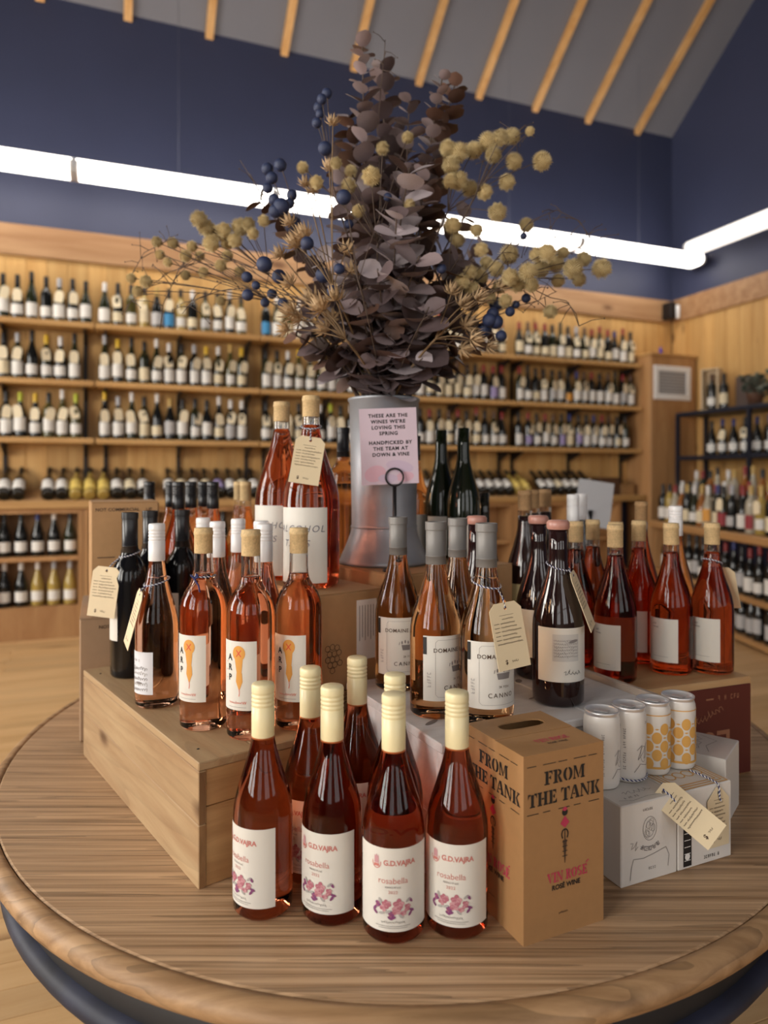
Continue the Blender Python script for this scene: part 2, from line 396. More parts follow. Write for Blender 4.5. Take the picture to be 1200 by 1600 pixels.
def arcpts(cx, cy, a, b, t0, t1, n=8): return [(cx+a*math.cos(math.radians(t0+(t1-t0)*i/n)), cy+b*math.sin(math.radians(t0+(t1-t0)*i/n))) for i in range(n+1)]
def band(cx, cy, a, b, a2, b2, t0, t1, n=8):
    p = arcpts(cx, cy, a, b, t0, t1, n); q = arcpts(cx, cy, a2, b2, t0, t1, n); vs = []
    for x, y in zip(p, q): vs += [x, y]
    return vs, [(2*i, 2*i+2, 2*i+3, 2*i+1) for i in range(n)]
def rc(*b): return ([(b[0], b[1]), (b[2], b[1]), (b[2], b[3]), (b[0], b[3])], [(0, 1, 2, 3)])
def pg(*p): return (list(p), [tuple(range(len(p)))])
STEN = {  # heavy slab stencil capitals: width, pieces
 'F': (0.82, [rc(.12,.1,.40,.9), rc(0,0,.52,.1), rc(0,.9,.40,1), rc(.46,.87,.8,1), pg((.66,.87),(.8,.64),(.8,.87)), rc(.46,.45,.62,.57), rc(.58,.36,.66,.66)]),
 'R': (0.95, [rc(.12,.1,.40,.9), rc(0,0,.48,.1), rc(0,.9,.40,1), band(.46,.74,.38,.26,.14,.15,-90,90), pg((.46,.46),(.62,.5),(.95,.0),(.66,.0))]),
 'O': (0.95, [band(.44,.5,.44,.5,.16,.4,95,265), band(.51,.5,.44,.5,.16,.4,-85,85)]),
 'M': (1.2, [rc(.08,.1,.18,.95), rc(0,0,.28,.1), rc(.86,.1,1.12,.9), rc(.78,0,1.2,.1), rc(.86,.9,1.2,1), pg((0,1),(.3,1),(.62,.1),(.5,.05),(.12,.92)), pg((.82,1),(.86,.9),(.68,.22),(.62,.38))]),
 'T': (0.92, [rc(.32,.1,.6,.94), rc(.2,0,.72,.1), rc(0,.87,.27,1), pg((0,.87),(.14,.87),(0,.6)), rc(.65,.87,.92,1), pg((.78,.87),(.92,.87),(.92,.6))]),
 'H': (1.08, [rc(.1,.1,.38,.9), rc(0,0,.46,.1), rc(0,.9,.46,1), rc(.7,.1,.98,.9), rc(.62,0,1.08,.1), rc(.62,.9,1.08,1), rc(.42,.44,.66,.56)]),
 'E': (0.86, [rc(.12,.1,.40,.9), rc(0,0,.40,.1), rc(0,.9,.40,1), rc(.46,.87,.8,1), pg((.66,.87),(.8,.66),(.8,.87)), rc(.46,.0,.86,.13), pg((.7,.13),(.86,.13),(.86,.36)), rc(.46,.45,.62,.57), rc(.58,.36,.66,.66)]),
 'A': (1.02, [pg((.36,1),(.64,1),(.96,.1),(.66,.1)), pg((.34,.94),(.40,.8),(.16,.1),(.06,.1)), rc(0,0,.3,.1), rc(.56,0,1.02,.1), rc(.3,.3,.52,.4)]),
 'N': (1.08, [rc(.1,.1,.2,.86), rc(0,0,.32,.1), rc(.86,.16,.96,.9), rc(.74,.9,1.08,1), pg((0,1),(.34,1),(.96,.0),(.8,.0))]),
 'K': (1.04, [rc(.1,.1,.38,.9), rc(0,0,.46,.1), rc(0,.9,.46,1), pg((.44,.48),(.74,.92),(.9,.92),(.6,.56)), rc(.64,.92,.98,1), pg((.5,.5),(.64,.6),(.98,.08),(.7,.08)), rc(.62,0,1.04,.08)]),
 'V': (0.98, [pg((.06,.9),(.36,.9),(.62,.14),(.5,0)), pg((.62,.2),(.7,.42),(.9,.9),(.78,.9)), rc(0,.9,.44,1), rc(.68,.9,.98,1)]),
 'I': (0.52, [rc(.12,.1,.4,.9), rc(0,0,.52,.1), rc(0,.9,.52,1)]),
 'S': (0.8, [band(.4,.74,.38,.26,.14,.14,40,265), band(.4,.26,.4,.26,.14,.14,-140,88)]),
}
def stencil(s, h, gap=0.06):
    vs = []; fs = []; x = 0.0
    for ch in s:
        if ch == ' ': x += 0.4; continue
        wd, ps = STEN[ch]
        for pv, pf in ps:
            n = len(vs); vs += [(x+a, b) for a, b in pv]; fs += [tuple(n+i for i in f) for f in pf]
        x += wd+gap
    x -= gap
    return [((a-x/2)*h, (b-0.5)*h) for a, b in vs], fs, x*h
exec_order = 'room'

# ------------------------------------------------------------------ the room
ZR = ZE+PITCH*QR
fl = struct('floor', MB().box((TL, -QF, -0.12), (TC, 0, -0.006)), plain('subfloor', (0.10, 0.06, 0.03), 0.8))
lens = [3.1, 2.6, 3.12]; LT = sum(lens)
bm = [MB().bbox((0, 0, -0.006), (l-0.002, 0.0885, 0.0), 0.0012).mesh('floor_board', M_floor) for l in (lens)]
for i in range(int(QF/0.09)):
    x = TL; k0 = i % 3
    for k in range(3):
        j = (k+k0) % 3
        link('floor_board', bm[j], fl, (x, -(i+1)*0.09, 0)); x += lens[j]

wb = struct('wall_back', MB().box((TL, 0, 0), (TC+0.1, 0.1, ZE)), M_navy)
pk = MB().bbox((0, -0.018, 0), (0.1285, 0, 1.70), 0.003).mesh('pine_plank', M_pine)
t = -1.56
while t < TC-0.14:
    link('pine_plank', pk, wb, (t, 0, 0.90)); t += 0.13
link('pine_plank', MB().bbox((0, -0.018, 0), (TC-t-0.021, 0, 1.70), 0.003).mesh('pine_plank', M_pine), wb, (t, 0, 0.90))
link('pine_beam', MB().bbox((-1.6, -0.040, 2.585), (TC-0.045, 0, 2.80), 0.006).mesh('pine_beam', M_beam), wb)
gable = [(0, 0, 0), (0, -QF, 0), (0, -QF, ZE), (0, -QR, ZR), (0, 0, ZE)]
wr = struct('wall_right', MB().prism([(TC, y, z) for _, y, z in gable], (0.1, 0, 0)), M_navy)
pk2 = MB().bbox((-0.018, 0, 0), (0, 0.1285, 1.70), 0.003).mesh('pine_plank', M_pine)
for i in range(24): link('pine_plank', pk2, wr, (TC, -0.15-0.13*i, 0.90))
link('pine_beam', MB().bbox((-0.040, -3.4, 2.585), (0, -0.041, 2.80), 0.006).mesh('pine_beam', M_beam), wr, (TC, 0, 0))
# left wall with two windows, front wall with three
b = MB(); ys = [0.0]
for q, ww in WIN_L: ys += [q-ww/2, q+ww/2]
ys.append(QF)
b.box((TL-0.1, -QF, 0), (TL, 0, WZ0)); b.prism([(TL-0.1, 0, WZ1), (TL-0.1, -QF, WZ1), (TL-0.1, -QF, ZE), (TL-0.1, -QR, ZR), (TL-0.1, 0, ZE)], (0.1, 0, 0))
for i in range(0, len(ys), 2): b.box((TL-0.1, -ys[i+1], WZ0), (TL, -ys[i], WZ1))
wl = struct('wall_left', b, M_navy)
b = MB(); xs = [TL]
for tt, ww in WIN_F: xs += [tt-ww/2, tt+ww/2]
xs.append(TC)
b.box((TL, -QF-0.1, 0), (TC, -QF, WZ0)).box((TL, -QF-0.1, WZ1), (TC, -QF, ZE))
for i in range(0, len(xs), 2): b.box((xs[i], -QF-0.1, WZ0), (xs[i+1], -QF, WZ1))
wf = struct('wall_front', b, plain('warm_grey_wall', (0.22, 0.20, 0.18), 0.6))
nwin = 0
def winframe(horizontal, c, ww):
    global nwin; nwin += 1; b = MB(); h = WZ1-WZ0; a = ww/2; e = 0.05
    for (u0, z0, u1, z1) in ((-a, 0, -a+e, h), (a-e, 0, a, h), (-a, 0, a, e), (-a, h-e, a, h), (-0.03, 0, 0.03, h), (-a, h*0.62, a, h*0.62+0.05)):
        if horizontal: b.box((c+u0, -QF-0.08, WZ0+z0), (c+u1, -QF-0.02, WZ0+z1))
        else: b.box((TL-0.08, -(c+u1), WZ0+z0), (TL-0.02, -(c+u0), WZ0+z1))
    struct('window_%d' % nwin, b, M_trim)
for q, ww in WIN_L: winframe(False, q, ww)
for tt, ww in WIN_F: winframe(True, tt, ww)

ce = struct('ceiling', MB().prism([(TL, 0.1, ZE-0.1*PITCH), (TL, -QR, ZR), (TL, -QR, ZR+0.15), (TL, 0.1, ZE+0.07)], (TC-TL, 0, 0))
            .prism([(TL, -QF-0.1, ZE-0.1*PITCH), (TL, -QR, ZR), (TL, -QR, ZR+0.15), (TL, -QF-0.1, ZE+0.07)], (TC-TL, 0, 0)), M_ceil)
rs = MB().prism([(-0.029, -0.004, ZE-0.052), (-0.029, -QR+0.05, ZR-0.05*PITCH-0.052), (-0.029, -QR+0.05, ZR-0.05*PITCH+0.01), (-0.029, -0.004, ZE+0.008)], (0.058, 0, 0)).mesh('rafter_strip', M_raft)
for k in range(15): link('rafter_strip', rs, ce, (5.388-0.575*k, 0, 0))

# ------------------------------------------------------------------ light fixtures
def fixture(label, t, q, length, along_wall, group, wires=True, dm=None):
    o = thing('linear_light', label, 'light', W(t, q, 3.03), A0 if along_wall else A0-math.pi/2, group)
    prof = [(-0.10, 0.055), (-0.098, 0.03), (-0.08, 0.008), (-0.045, 0.0), (0.045, 0.0), (0.08, 0.008), (0.098, 0.03), (0.10, 0.055), (0.092, 0.078), (0.07, 0.093), (0.03, 0.10), (-0.03, 0.10), (-0.07, 0.093), (-0.092, 0.078)]
    b = MB(); n = len(prof)
    for x in (0.012, length-0.012):
        b.v += [(x, y, z) for y, z in prof]
    for i in range(n): b.face((i, (i+1) % n, n+(i+1) % n, n+i), 0, True)
    part('diffuser', b, dm or M_diff, o)
    part('spine', MB().bbox((0.0, -0.022, 0.1005), (length, 0.022, 0.118), 0.003), M_fix, o)
    for x in (0.0, length-0.024): part('end_cap', MB().prism([(x, y*1.05, z-0.005) for y, z in prof], (0.024, 0, 0)), M_fix, o)
    if wires:
        for x in (length/2,):
            zt = ZE+PITCH*(q if along_wall else q+x)-3.03-0.0
            part('hanging_wire', MB().tube([(x, 0, 0.117), (x, 0, zt)], 0.0013, 5), plain('grey_wire', (0.10, 0.105, 0.14), 0.5), o)
    return o
J = [0.452, 1.764, 3.076, 4.387, 5.744]
fixture('long white tube light over the shelves, its near end out of sight', J[0]-1.312, 0.4, 1.305, True, 'wall tube lights')
wlab = ['glowing tube light above the wine shelves, beside the grey coupling clip', 'glowing tube light hidden mostly behind the dried bouquet', 'glowing tube light behind the pale button flowers', 'glowing tube light ending in the far room corner']
for i in range(4): fixture(wlab[i], J[i], 0.4, J[i+1]-J[i]-0.007, True, 'wall tube lights')
for i in range(3): fixture('tube light along the side wall, starting near the far corner' if i == 0 else 'tube light further along the side wall', TC-0.4, 0.66+1.32*i, 1.31, False, 'side wall tube lights', wires=False, dm=M_diff2)
for i in range(5): fixture('tube light on the window wall', TL+0.4, 0.8+1.32*i, 1.31, False, 'window wall tube lights', wires=False)

# ------------------------------------------------------------------ shelving on the back wall
SZ = [1.335, 1.725, 2.12]; BAYS = [-1.69, -0.56, 0.577, 1.706, 2.81, 3.92, 5.243]
blabel = ['pine shelf bay at the open end of the wine wall', 'pine shelf bay beside the open end, under the tube light clip', 'pine shelf bay holding yellow-labelled bottles on its top board',
          'pine shelf bay behind the purple eucalyptus', 'pine shelf bay behind the galvanized vase', 'pine shelf bay ending against the vent column']
for i in range(6):
    t0, t1 = BAYS[i], BAYS[i+1]; wd = t1-t0-0.012
    o = thing('wall_shelf', blabel[i] if i < 5 else blabel[5], 'shelf', W(t0, 0.02, 0.98), A0, 'pine wall shelves')
    for z in SZ: part('shelf_board', MB().bbox((0, -0.23, z-0.98-0.036), (wd, 0, z-0.98), 0.003), M_shelf, o)
    for x in (0.06, wd/2, wd-0.06):
        part('upright', MB().box((x-0.012, -0.014, 0), (x+0.012, 0, 1.10)), M_iron, o)
        for z in SZ: part('bracket', MB().prism([(x-0.006, -0.02, z-0.98-0.037), (x-0.006, -0.19, z-0.98-0.037), (x-0.006, -0.19, z-0.98-0.05), (x-0.006, -0.02, z-0.98-0.12)], (0.012, 0, 0)), M_iron, o)
blabel = None

# cabinet units below and the worktop
CW = 0.56
cfront = 0.27
wt = tag(link('worktop', MB().bbox((-1.7, -cfront-0.030, 0.862), (5.24, -0.02, 0.915), 0.005).mesh('worktop', M_shelf), None, PW, (0, 0, A0)), 'long pine worktop running below the wall shelves', 'counter')
cab = MB().box((0, -cfront, 0.0), (CW-0.004, -0.02, 0.215)).box((0, -cfront, 0.215), (0.03, -0.02, 0.86)).box((CW-0.034, -cfront, 0.215), (CW-0.004, -0.02, 0.86)).box((0.03, -0.035, 0.215), (CW-0.034, -0.02, 0.86)).box((0.03, -cfront, 0.83), (CW-0.034, -0.02, 0.86)).mesh('cabinet_body', M_cab)
csh = MB().bbox((0.031, -cfront+0.005, 0.515), (CW-0.035, -0.036, 0.545), 0.002).mesh('shelf_board', M_cab)
ctl = ['open oak cabinet with dark bottles over clear ones, by the carton', 'open oak cabinet hidden behind the stacked cartons']
CT0 = 0.50-2*CW
for i in range(11):
    t = CT0+CW*(i-1)
    o = thing('bottle_cabinet', 'open oak cabinet below the worktop holding bottles on two levels' if i < 5 else 'open oak cabinet below the worktop, mostly hidden by the display table', 'cabinet', W(t, 0, 0), A0, 'oak cabinets under the worktop')
    link('cabinet_body', cab, o); link('shelf_board', csh, o)
# corner column with vent
o = thing('corner_column', 'boxed pine column with a white vent in the far corner', 'column', W(5.25, 0.02, 0), A0)
part('panel', MB().bbox((0, -0.32, 0), (0.53, 0, 2.19), 0.006), M_cab, o)
part('cap_board', MB().bbox((-0.01, -0.335, 2.19), (0.545, 0, 2.215), 0.004), M_shelf, o)
v = part('vent_frame', MB().bbox((0.03, -0.335, 1.79), (0.46, -0.32, 1.84), 0.003).bbox((0.03, -0.335, 2.05), (0.46, -0.32, 2.10), 0.003).bbox((0.03, -0.335, 1.84), (0.08, -0.32, 2.05), 0.003).bbox((0.41, -0.335, 1.84), (0.46, -0.32, 2.05), 0.003), M_wht, o)
part('vent_grille', MB().box((0.08, -0.3235, 1.84), (0.41, -0.32, 2.05)), plain('grey_grille', (0.28, 0.28, 0.29), 0.6), v)
for k in range(7): part('louvre', MB().box((0.08, -0.330, 1.85+0.028*k), (0.41, -0.324, 1.862+0.028*k)), plain('grey_louvre', (0.42, 0.42, 0.43), 0.5), v)
o = thing('security_camera', 'small black and white security camera under the corner of the beam', 'camera', W(TC-0.11, 0.11, 2.60), A0)
part('mount', MB().bbox((-0.05, -0.04, 0.0), (0.02, 0.10, 0.16), 0.006), M_iron, o)
part('body', MB().lathe([(0, -0.005), (0.018, -0.005), (0.022, 0.0), (0.022, 0.115), (0.016, 0.125), (0, 0.125)], 16, c=(0.045, -0.03, 0.01)), M_wht, o)
o = thing('blue_bottle', 'small cobalt blue bottle standing on the corner column', 'bottle', W(5.55, 0.14, 2.215), A0)
part('glass_body', MB().lathe([(0, 0), (0.02, 0), (0.022, 0.01), (0.022, 0.05), (0.01, 0.075), (0.01, 0.10), (0, 0.10)], 14), plain('cobalt_glass', (0.02, 0.015, 0.35), 0.1), o)

# ------------------------------------------------------------------ bottle shapes
BURG = [(0, .003), (.026, .0), (.036, .0015), (.0393, .006), (.0396, .02), (.0396, .125), (.0388, .137), (.0365, .150), (.0325, .165), (.0275, .180), (.0225, .196), (.0185, .210), (.0160, .222), (.0148, .234), (.0145, .250), (.0145, .292)]
BORD = [(0, .003), (.026, .0), (.034, .0015), (.0368, .006), (.0372, .02), (.0372, .178), (.0366, .190), (.0345, .202), (.030, .213), (.0235, .223), (.0180, .232), (.0155, .242), (.0147, .256), (.0145, .310)]
def scaled(p, H, r):
    h0 = p[-1][1]; r0 = max(x for x, _ in p); return [(x*r/r0, z*H/h0) for x, z in p]
def cut(p, z):                         # profile closed at height z
    o = []
    for (r0, z0), (r1, z1) in zip(p, p[1:]):
        o.append((r0, z0))
        if z0 <= z < z1:
            r = r0+(r1-r0)*(z-z0)/(z1-z0); return o+[(r, z), (0, z)]
    return o+[p[-1], (0, p[-1][1])]
def rad_at(p, z):
    for (r0, z0), (r1, z1) in zip(p[1:], p[2:]):
        if z0 <= z <= z1: return r0+(r1-r0)*(z-z0)/(z1-z0)
    return p[-1][0]
def screwcap(r, z0, z1, seg=32):
    n = [(r*0.97, z0), (r, z0+0.001), (r, z1-0.031)]
    z = z1-0.031
    for k in range(4): n += [(r*0.952, z+0.0006), (r*0.952, z+0.0022), (r, z+0.003), (r, z+0.0052)]; z += 0.0055
    n += [(r, z1-0.003), (r*0.93, z1-0.0006), (r*0.85, z1), (0, z1)]
    return MB().lathe(n, seg)
def foil(r0, r, z0, z1, seg=32):
    q = max(r0, r)*1.03; k = r*1.05
    return MB().lathe([(q, z0), (q*1.02, z0+0.0006), (k*1.01, z0+0.012), (k*1.035, z0+0.0122), (k*1.035, z0+0.0136), (k, z0+0.0138), (k, z1-0.0135), (k, z1-0.013), (k*1.07, z1-0.0128), (k*1.07, z1-0.0122), (k*1.07, z1-0.0012), (k*1.07, z1-0.0006), (k*1.03, z1), (k*0.92, z1), (k*0.9, z1-0.0012), (0, z1-0.0012)], seg)
_cache = {}
def cm(key, fn):
    if key not in _cache: _cache[key] = fn()
    return _cache[key]
def twine(path, r=0.0009, pitch=0.006):
    b = MB(); pts = [Vector(p) for p in path]
    fine = []
    for a, c in zip(pts, pts[1:]):
        k = max(2, int((c-a).length/0.0012))
        fine += [a.lerp(c, i/k) for i in range(k)]
    fine.append(pts[-1]); s = 0
    for ph, m in ((0, 0), (math.pi, 1)):
        q = []; s = 0
        for i, p in enumerate(fine):
            d = (fine[min(i+1, len(fine)-1)]-fine[max(i-1, 0)]).normalized(); u = d.cross(Vector((0.1, 0.3, 1))).normalized(); v = d.cross(u)
            if i: s += (p-fine[i-1]).length
            a = 2*math.pi*s/pitch+ph; q.append(p+(u*math.cos(a)+v*math.sin(a))*r*0.8)
        b.tube(q, r, 5, m, True)
    return b
def tagmesh(wd=0.038, h=0.072, c=0.010, th=0.0009):
    # cream luggage tag hanging in the local xz plane from its hole at the origin, facing -y
    b = MB(); top = 0.008; hr = 0.0026
    out = [(-wd/2, top-h), (wd/2, top-h), (wd/2, top-c), (wd/2-c, top), (-wd/2+c, top), (-wd/2, top-c)]
    n = 16; hole = [(hr*math.cos(2*math.pi*i/n), hr*math.sin(2*math.pi*i/n)) for i in range(n)]
    # star the outline to n points by angle
    def ray(a):
        dx, dz = math.cos(a), math.sin(a); best = None
        for (x0, z0), (x1, z1) in zip(out, out[1:]+out[:1]):
            ex, ez = x1-x0, z1-z0; den = dx*ez-dz*ex
            if abs(den) < 1e-9: continue
            tt = (x0*ez-z0*ex)/den; ss = (x0*dz-z0*dx)/den
            if tt > 0 and -1e-6 <= ss <= 1+1e-6 and (best is None or tt < best): best = tt
        return best
    angs = sorted([2*math.pi*i/n for i in range(n)]+[math.atan2(z, x) % (2*math.pi) for x, z in out]); na = len(angs)
    for y in (-th/2, th/2):
        for a in angs: b.v.append((hr*math.cos(a), y, hr*math.sin(a)))
        for a in angs: tt = ray(a); b.v.append((tt*math.cos(a), y, tt*math.sin(a)))
    for i in range(na):
        j = (i+1) % na
        b.face((i, j, na+j, na+i)[::-1]); k = 2*na; b.face((k+i, k+j, k+na+j, k+na+i))
        b.face((na+i, na+j, k+na+j, k+na+i)); b.face((i, k+i, k+j, j))
    return b
def tagprint(seed, price=True, wd=0.038, h=0.072, th=0.0009):
    p = Print(); rr = random.Random(seed)
    p.rect(-wd*0.22, -0.0105, wd*0.22, -0.0100, 0)
    p.script(-wd*0.16, -0.0155, wd*0.36, 0.0022, 0.0005, 0, seed)
    z = -0.0215
    for k in range(5):
        p.script(-wd*0.42, z, wd*0.16, 0.0012, 0.0005, 0, seed+k); p.script(-wd*0.22, z, wd*U(0.42, 0.66), 0.0026, 0.0006, 0, seed*3+k); z -= 0.0058
    p.script(-wd*0.40, z, wd*0.78, 0.0024, 0.0006, 0, seed+9)
    if price: p.text('$', -wd*0.22, top_z(h), 0.0085, 0, bold=0.03); p.script(-wd*0.06, top_z(h), wd*0.2, 0.004, 0.0006, 0, seed+5)
    return p.flat(th/2+0.0002)
def top_z(h): return 0.008-h+0.011
def price_tag(parent, loc, rot, seed, wd=0.038, h=0.072):
    t = link('price_tag', cm(('tag', wd, h), lambda: tagmesh(wd, h).mesh('price_tag', M_cream)), parent, loc, rot)
    part('lettering', tagprint(seed, True, wd, h), M_brownink, t)
    t['label'] = 'cream paper price tag with handwriting'
    return t

# ------------------------------------------------------------------ the round display table
def oval(b, k=1.147):
    b.v = [(x, y*k, z) for x, y, z in b.v]; return b
tb = thing('display_table', 'weathered wooden table with a rounded rim and black apron carrying the wine display', 'table', (0.03, 1.70, 0))
part('table_top', oval(MB().lathe([(0, TZ-0.028), (0.8185, TZ-0.028), (0.8185, TZ-0.0015), (0.816, TZ), (0, TZ)], 128, smooth=False)), M_top, tb)
rp = [(0.8195, TZ-0.034), (0.8195, TZ-0.003), (0.8205, TZ-0.0005), (0.827, TZ+0.0005), (0.834, TZ-0.002), (0.840, TZ-0.007), (0.8435, TZ-0.014), (0.8435, TZ-0.021), (0.840, TZ-0.028), (0.834, TZ-0.033), (0.828, TZ-0.035), (0.8195, TZ-0.035)]
rim = part('table_rim', oval(MB().lathe(rp, 144)), M_rim, tb)
part('apron', oval(MB().lathe([(0.66, TZ-0.125), (0.795, TZ-0.125), (0.797, TZ-0.12), (0.797, TZ-0.036), (0.66, TZ-0.036)], 128)), M_apron, tb)
part('apron_bead', oval(MB().lathe([(0.797, TZ-0.137), (0.808, TZ-0.133), (0.814, TZ-0.122), (0.813, TZ-0.112), (0.806, TZ-0.105), (0.797, TZ-0.103)], 128)), M_bead, tb)
part('pedestal', oval(MB().lathe([(0, 0), (0.46, 0), (0.46, 0.04), (0.32, 0.06), (0.16, 0.10), (0.13, 0.20), (0.18, 0.30), (0.34, 0.3595), (0.655, 0.3601), (0, 0.3605)], 48)), M_apron, tb)

# ------------------------------------------------------------------ crates and cartons (frame A: x = e2, y = e1)
A = Vector((-0.256, 0.9713, TZ)); AA = math.radians(37.2)
def fa(x, y, z=0): return A + Vector((math.cos(AA)*x-math.sin(AA)*y, math.sin(AA)*x+math.cos(AA)*y, z))
CH = 0.175
cr = thing('wine_crate', 'pale pine wine crate turned over, carrying the orange-labelled bottles', 'crate', A, AA)
for z0, z1 in ((0, 0.088), (0.0885, CH-0.0125)):
    part('side_plank', MB().bbox((0, 0, z0), (0.0115, 0.60, z1), 0.0012), M_crate, cr, rot=(0, 0, 0))
    part('side_plank', MB().bbox((0.2585, 0, z0), (0.27, 0.60, z1), 0.0012), M_crate, cr)
for z0, z1 in ((0, 0.1105), (0.1115, CH-0.0125)):
    for y in (0.002, 0.586): part('end_plank', MB().bbox((0.012, y, z0), (0.258, y+0.012, z1), 0.001), M_crateend_shade, cr)
for x0, x1 in ((0, 0.0895), (0.0905, 0.1795), (0.1805, 0.27)): part('lid_plank', MB().bbox((x0, 0, CH-0.012), (x1, 0.60, CH), 0.0014), wood('pine_crate_y', (0.43, 0.295, 0.16), (0.33, 0.20, 0.10), (26, 2.2, 26), 0.55, knots=9, rnd=0.05, ring=0.12), cr)
M_crate_y = MATS['pine_crate_y']
for o_ in cr.children:
    if o_.name.startswith('side_plank'): o_.data.materials[0] = M_crate_y
M_endg = wood('pine_end_grain', (0.24, 0.125, 0.05), (0.15, 0.07, 0.025), (60, 60, 8), 0.7)
for o_ in cr.children:
    if o_.name.startswith('side_plank'):
        o_.data.materials.append(M_endg)
        for f_ in o_.data.polygons:
            if abs(f_.normal.y) > 0.9: f_.material_index = 1
nm = MB()
for y in (0.05, 0.31, 0.55):
    for x in (0.02, 0.25): nm.lathe([(0, 0), (0.0022, 0), (0.0022, 0.0006), (0, 0.0008)], 8, c=(x, y, CH))
part('nail', nm, M_iron, cr)

CA = math.radians(22); CO = Vector((-0.657, 1.518, TZ))
def fc_(x, y, z=0): return CO + Vector((math.cos(CA)*x-math.sin(CA)*y, math.sin(CA)*x+math.cos(CA)*y, z))
def carton(label, x0, y0, x1, y1, z, base=0.0, mat=None, cat='box', fr_=None, ang=None):
    o = thing('carton', label, cat, (fr_ or fa)(x0, y0, base), AA if ang is None else ang)
    wd, dp, h = x1-x0, y1-y0, z
    part('carton_body', MB().bbox((0, 0, 0), (wd, dp, h-0.0015), 0.003), mat or M_card2, o)
    for k in (0, 1): part('flap', MB().box((0.001, 0.001+k*(dp/2), h-0.0015), (wd-0.001, dp/2-0.0006+k*dp/2, h)), mat or M_card2, o)
    return o
c1 = carton('tall brown carton with a grape print and white shipping sticker under the magnums', 0.272, 0.13, 0.418, 0.50, 0.363, 0, M_card)
p = Print()
for i, (a, c) in enumerate([(0, 0), (.010, .002), (.020, 0), (.004, -.010), (.014, -.010), (.024, -.009), (.0, -.020), (.010, -.020), (.020, -.020), (.005, -.030), (.015, -.030), (.010, -.040), (.026, -.028)]):
    p.ring(0.022+a, 0.265+c, 0.0056, 0.0056, 0.0009, 0, 14)
p.text('PH', 0.038, 0.155, 0.040, 0, bold=0.01, rot=math.pi/2, space=1.05); p.marks(0.062, 0.155, 0.07, 0.009, 0, 5, math.pi/2)
part('grape_print', p.flat(0.0006), M_brownink, c1)
s_ = part('shipping_sticker', MB().box((0.085, -0.0006, 0.235), (0.130, 0, 0.345)), M_white, c1)
p = Print()
for k in range(6): p.rect(0.0905+k*0.0063, 0.27+0.006*(k % 2), 0.0920+k*0.0063, 0.335, 0)
part('sticker_print', p.flat(0.0009), M_greyink, s_)
c2 = carton('wide brown carton carrying the galvanized flower vase', 0.452, 0.13, 0.775, 0.50, 0.3836, 0, M_card)
c3 = carton('low brown carton behind the pine crate carrying black-capped bottles', 0, 0, 0.52, 0.33, 0.266, 0, fr_=fc_, ang=CA)
p = Print(); p.text('NOT COMMERCIAL', 0.085, 0.245, 0.0105, 0, bold=0.01); part('lettering', p.flat(0.0006), M_brownink, c3)
c4 = carton('upright brown carton with round handling symbols, stacked on a lower carton', 0.022, 0.016, 0.166, 0.19, 0.252, 0.266, M_card, fr_=fc_, ang=CA+0.03)
p = Print(); p.text('NOT COMMERCIAL', 0.056, 0.234, 0.0105, 0, bold=0.01); p.text('UP', 0.122, 0.234, 0.0105, 0, bold=0.01)
for z in (0.212, 0.165): p.ring(0.122, z, 0.0095, 0.0095, 0.0022, 0, 20); p.text('4', 0.122, z, 0.011, 0, bold=0.03)
p.rect(0.113, 0.185, 0.132, 0.196, 1); p.rect(0.014, 0.128, 0.05, 0.130, 0)
part('lettering', p.flat(0.0006), [M_brownink, M_greyink], c4)
c5 = carton('brown carton carrying tall dark bottles behind the wax-topped ones', 0.785, 0.10, 1.11, 0.40, 0.2)

# grey painted crate
GA = math.radians(26); GO = Vector((0.0794, 0.97, TZ)); GH = 0.2025
def fg(x, y, z=0): return GO + Vector((math.cos(GA)*x-math.sin(GA)*y, math.sin(GA)*x+math.cos(GA)*y, z))
gc = thing('painted_crate', 'grey painted wooden crate carrying the pewter-capped rose bottles', 'crate', GO, GA)
for z0, z1 in ((0, 0.094), (0.096, GH-0.014)):
    part('side_plank', MB().bbox((0, 0.0125, z0), (0.012, 0.33, z1), 0.0015), M_grey, gc)
    part('end_plank', MB().bbox((0, 0, z0), (0.408, 0.012, z1), 0.0015), M_grey, gc)
part('side_plank', MB().bbox((0.4085, 0, 0), (0.42, 0.33, GH+0.011), 0.002), wood('grey_lip_wood', (0.46, 0.39, 0.33), (0.36, 0.29, 0.24), (22, 3, 22), 0.6), gc)
for x0, x1 in ((-0.003, 0.137), (0.139, 0.27), (0.272, 0.408)): part('lid_plank', MB().bbox((x0, -0.004, GH-0.0135), (x1, 0.33, GH), 0.002), M_grey, gc)
p = Print(); p.rect(-0.03, -0.002, 0.03, 0.002, 0); p.ell(0.02, 0.02, 0.012, 0.006, 1, 0.4); p.ell(-0.02, -0.015, 0.014, 0.005, 1, -0.3)
part('worn_mark', Print().ell(0.0, 0.0, 0.016, 0.005, 0, 0.5).ell(0.05, 0.1, 0.012, 0.004, 0, -0.4).ell(0.22, 0.03, 0.02, 0.004, 0, 0.2).ell(0.25, 0.12, 0.012, 0.006, 0, 0.9).top(GH+0.0004), M_greyink, gc, (0.03, 0.08, 0))
p = Print(); p.ell(-0.14, 0.12, 0.02, 0.006, 0, 0.4); p.ell(-0.08, 0.14, 0.015, 0.005, 0, -0.5); p.marks(-0.12, 0.05, 0.11, 0.028, 0, 6)
part('faded_print', p.flat(0.0006), plain('faded_ink', (0.27, 0.20, 0.19), 0.7), gc, (0, 0.0, 0), (0, 0, -math.pi/2))

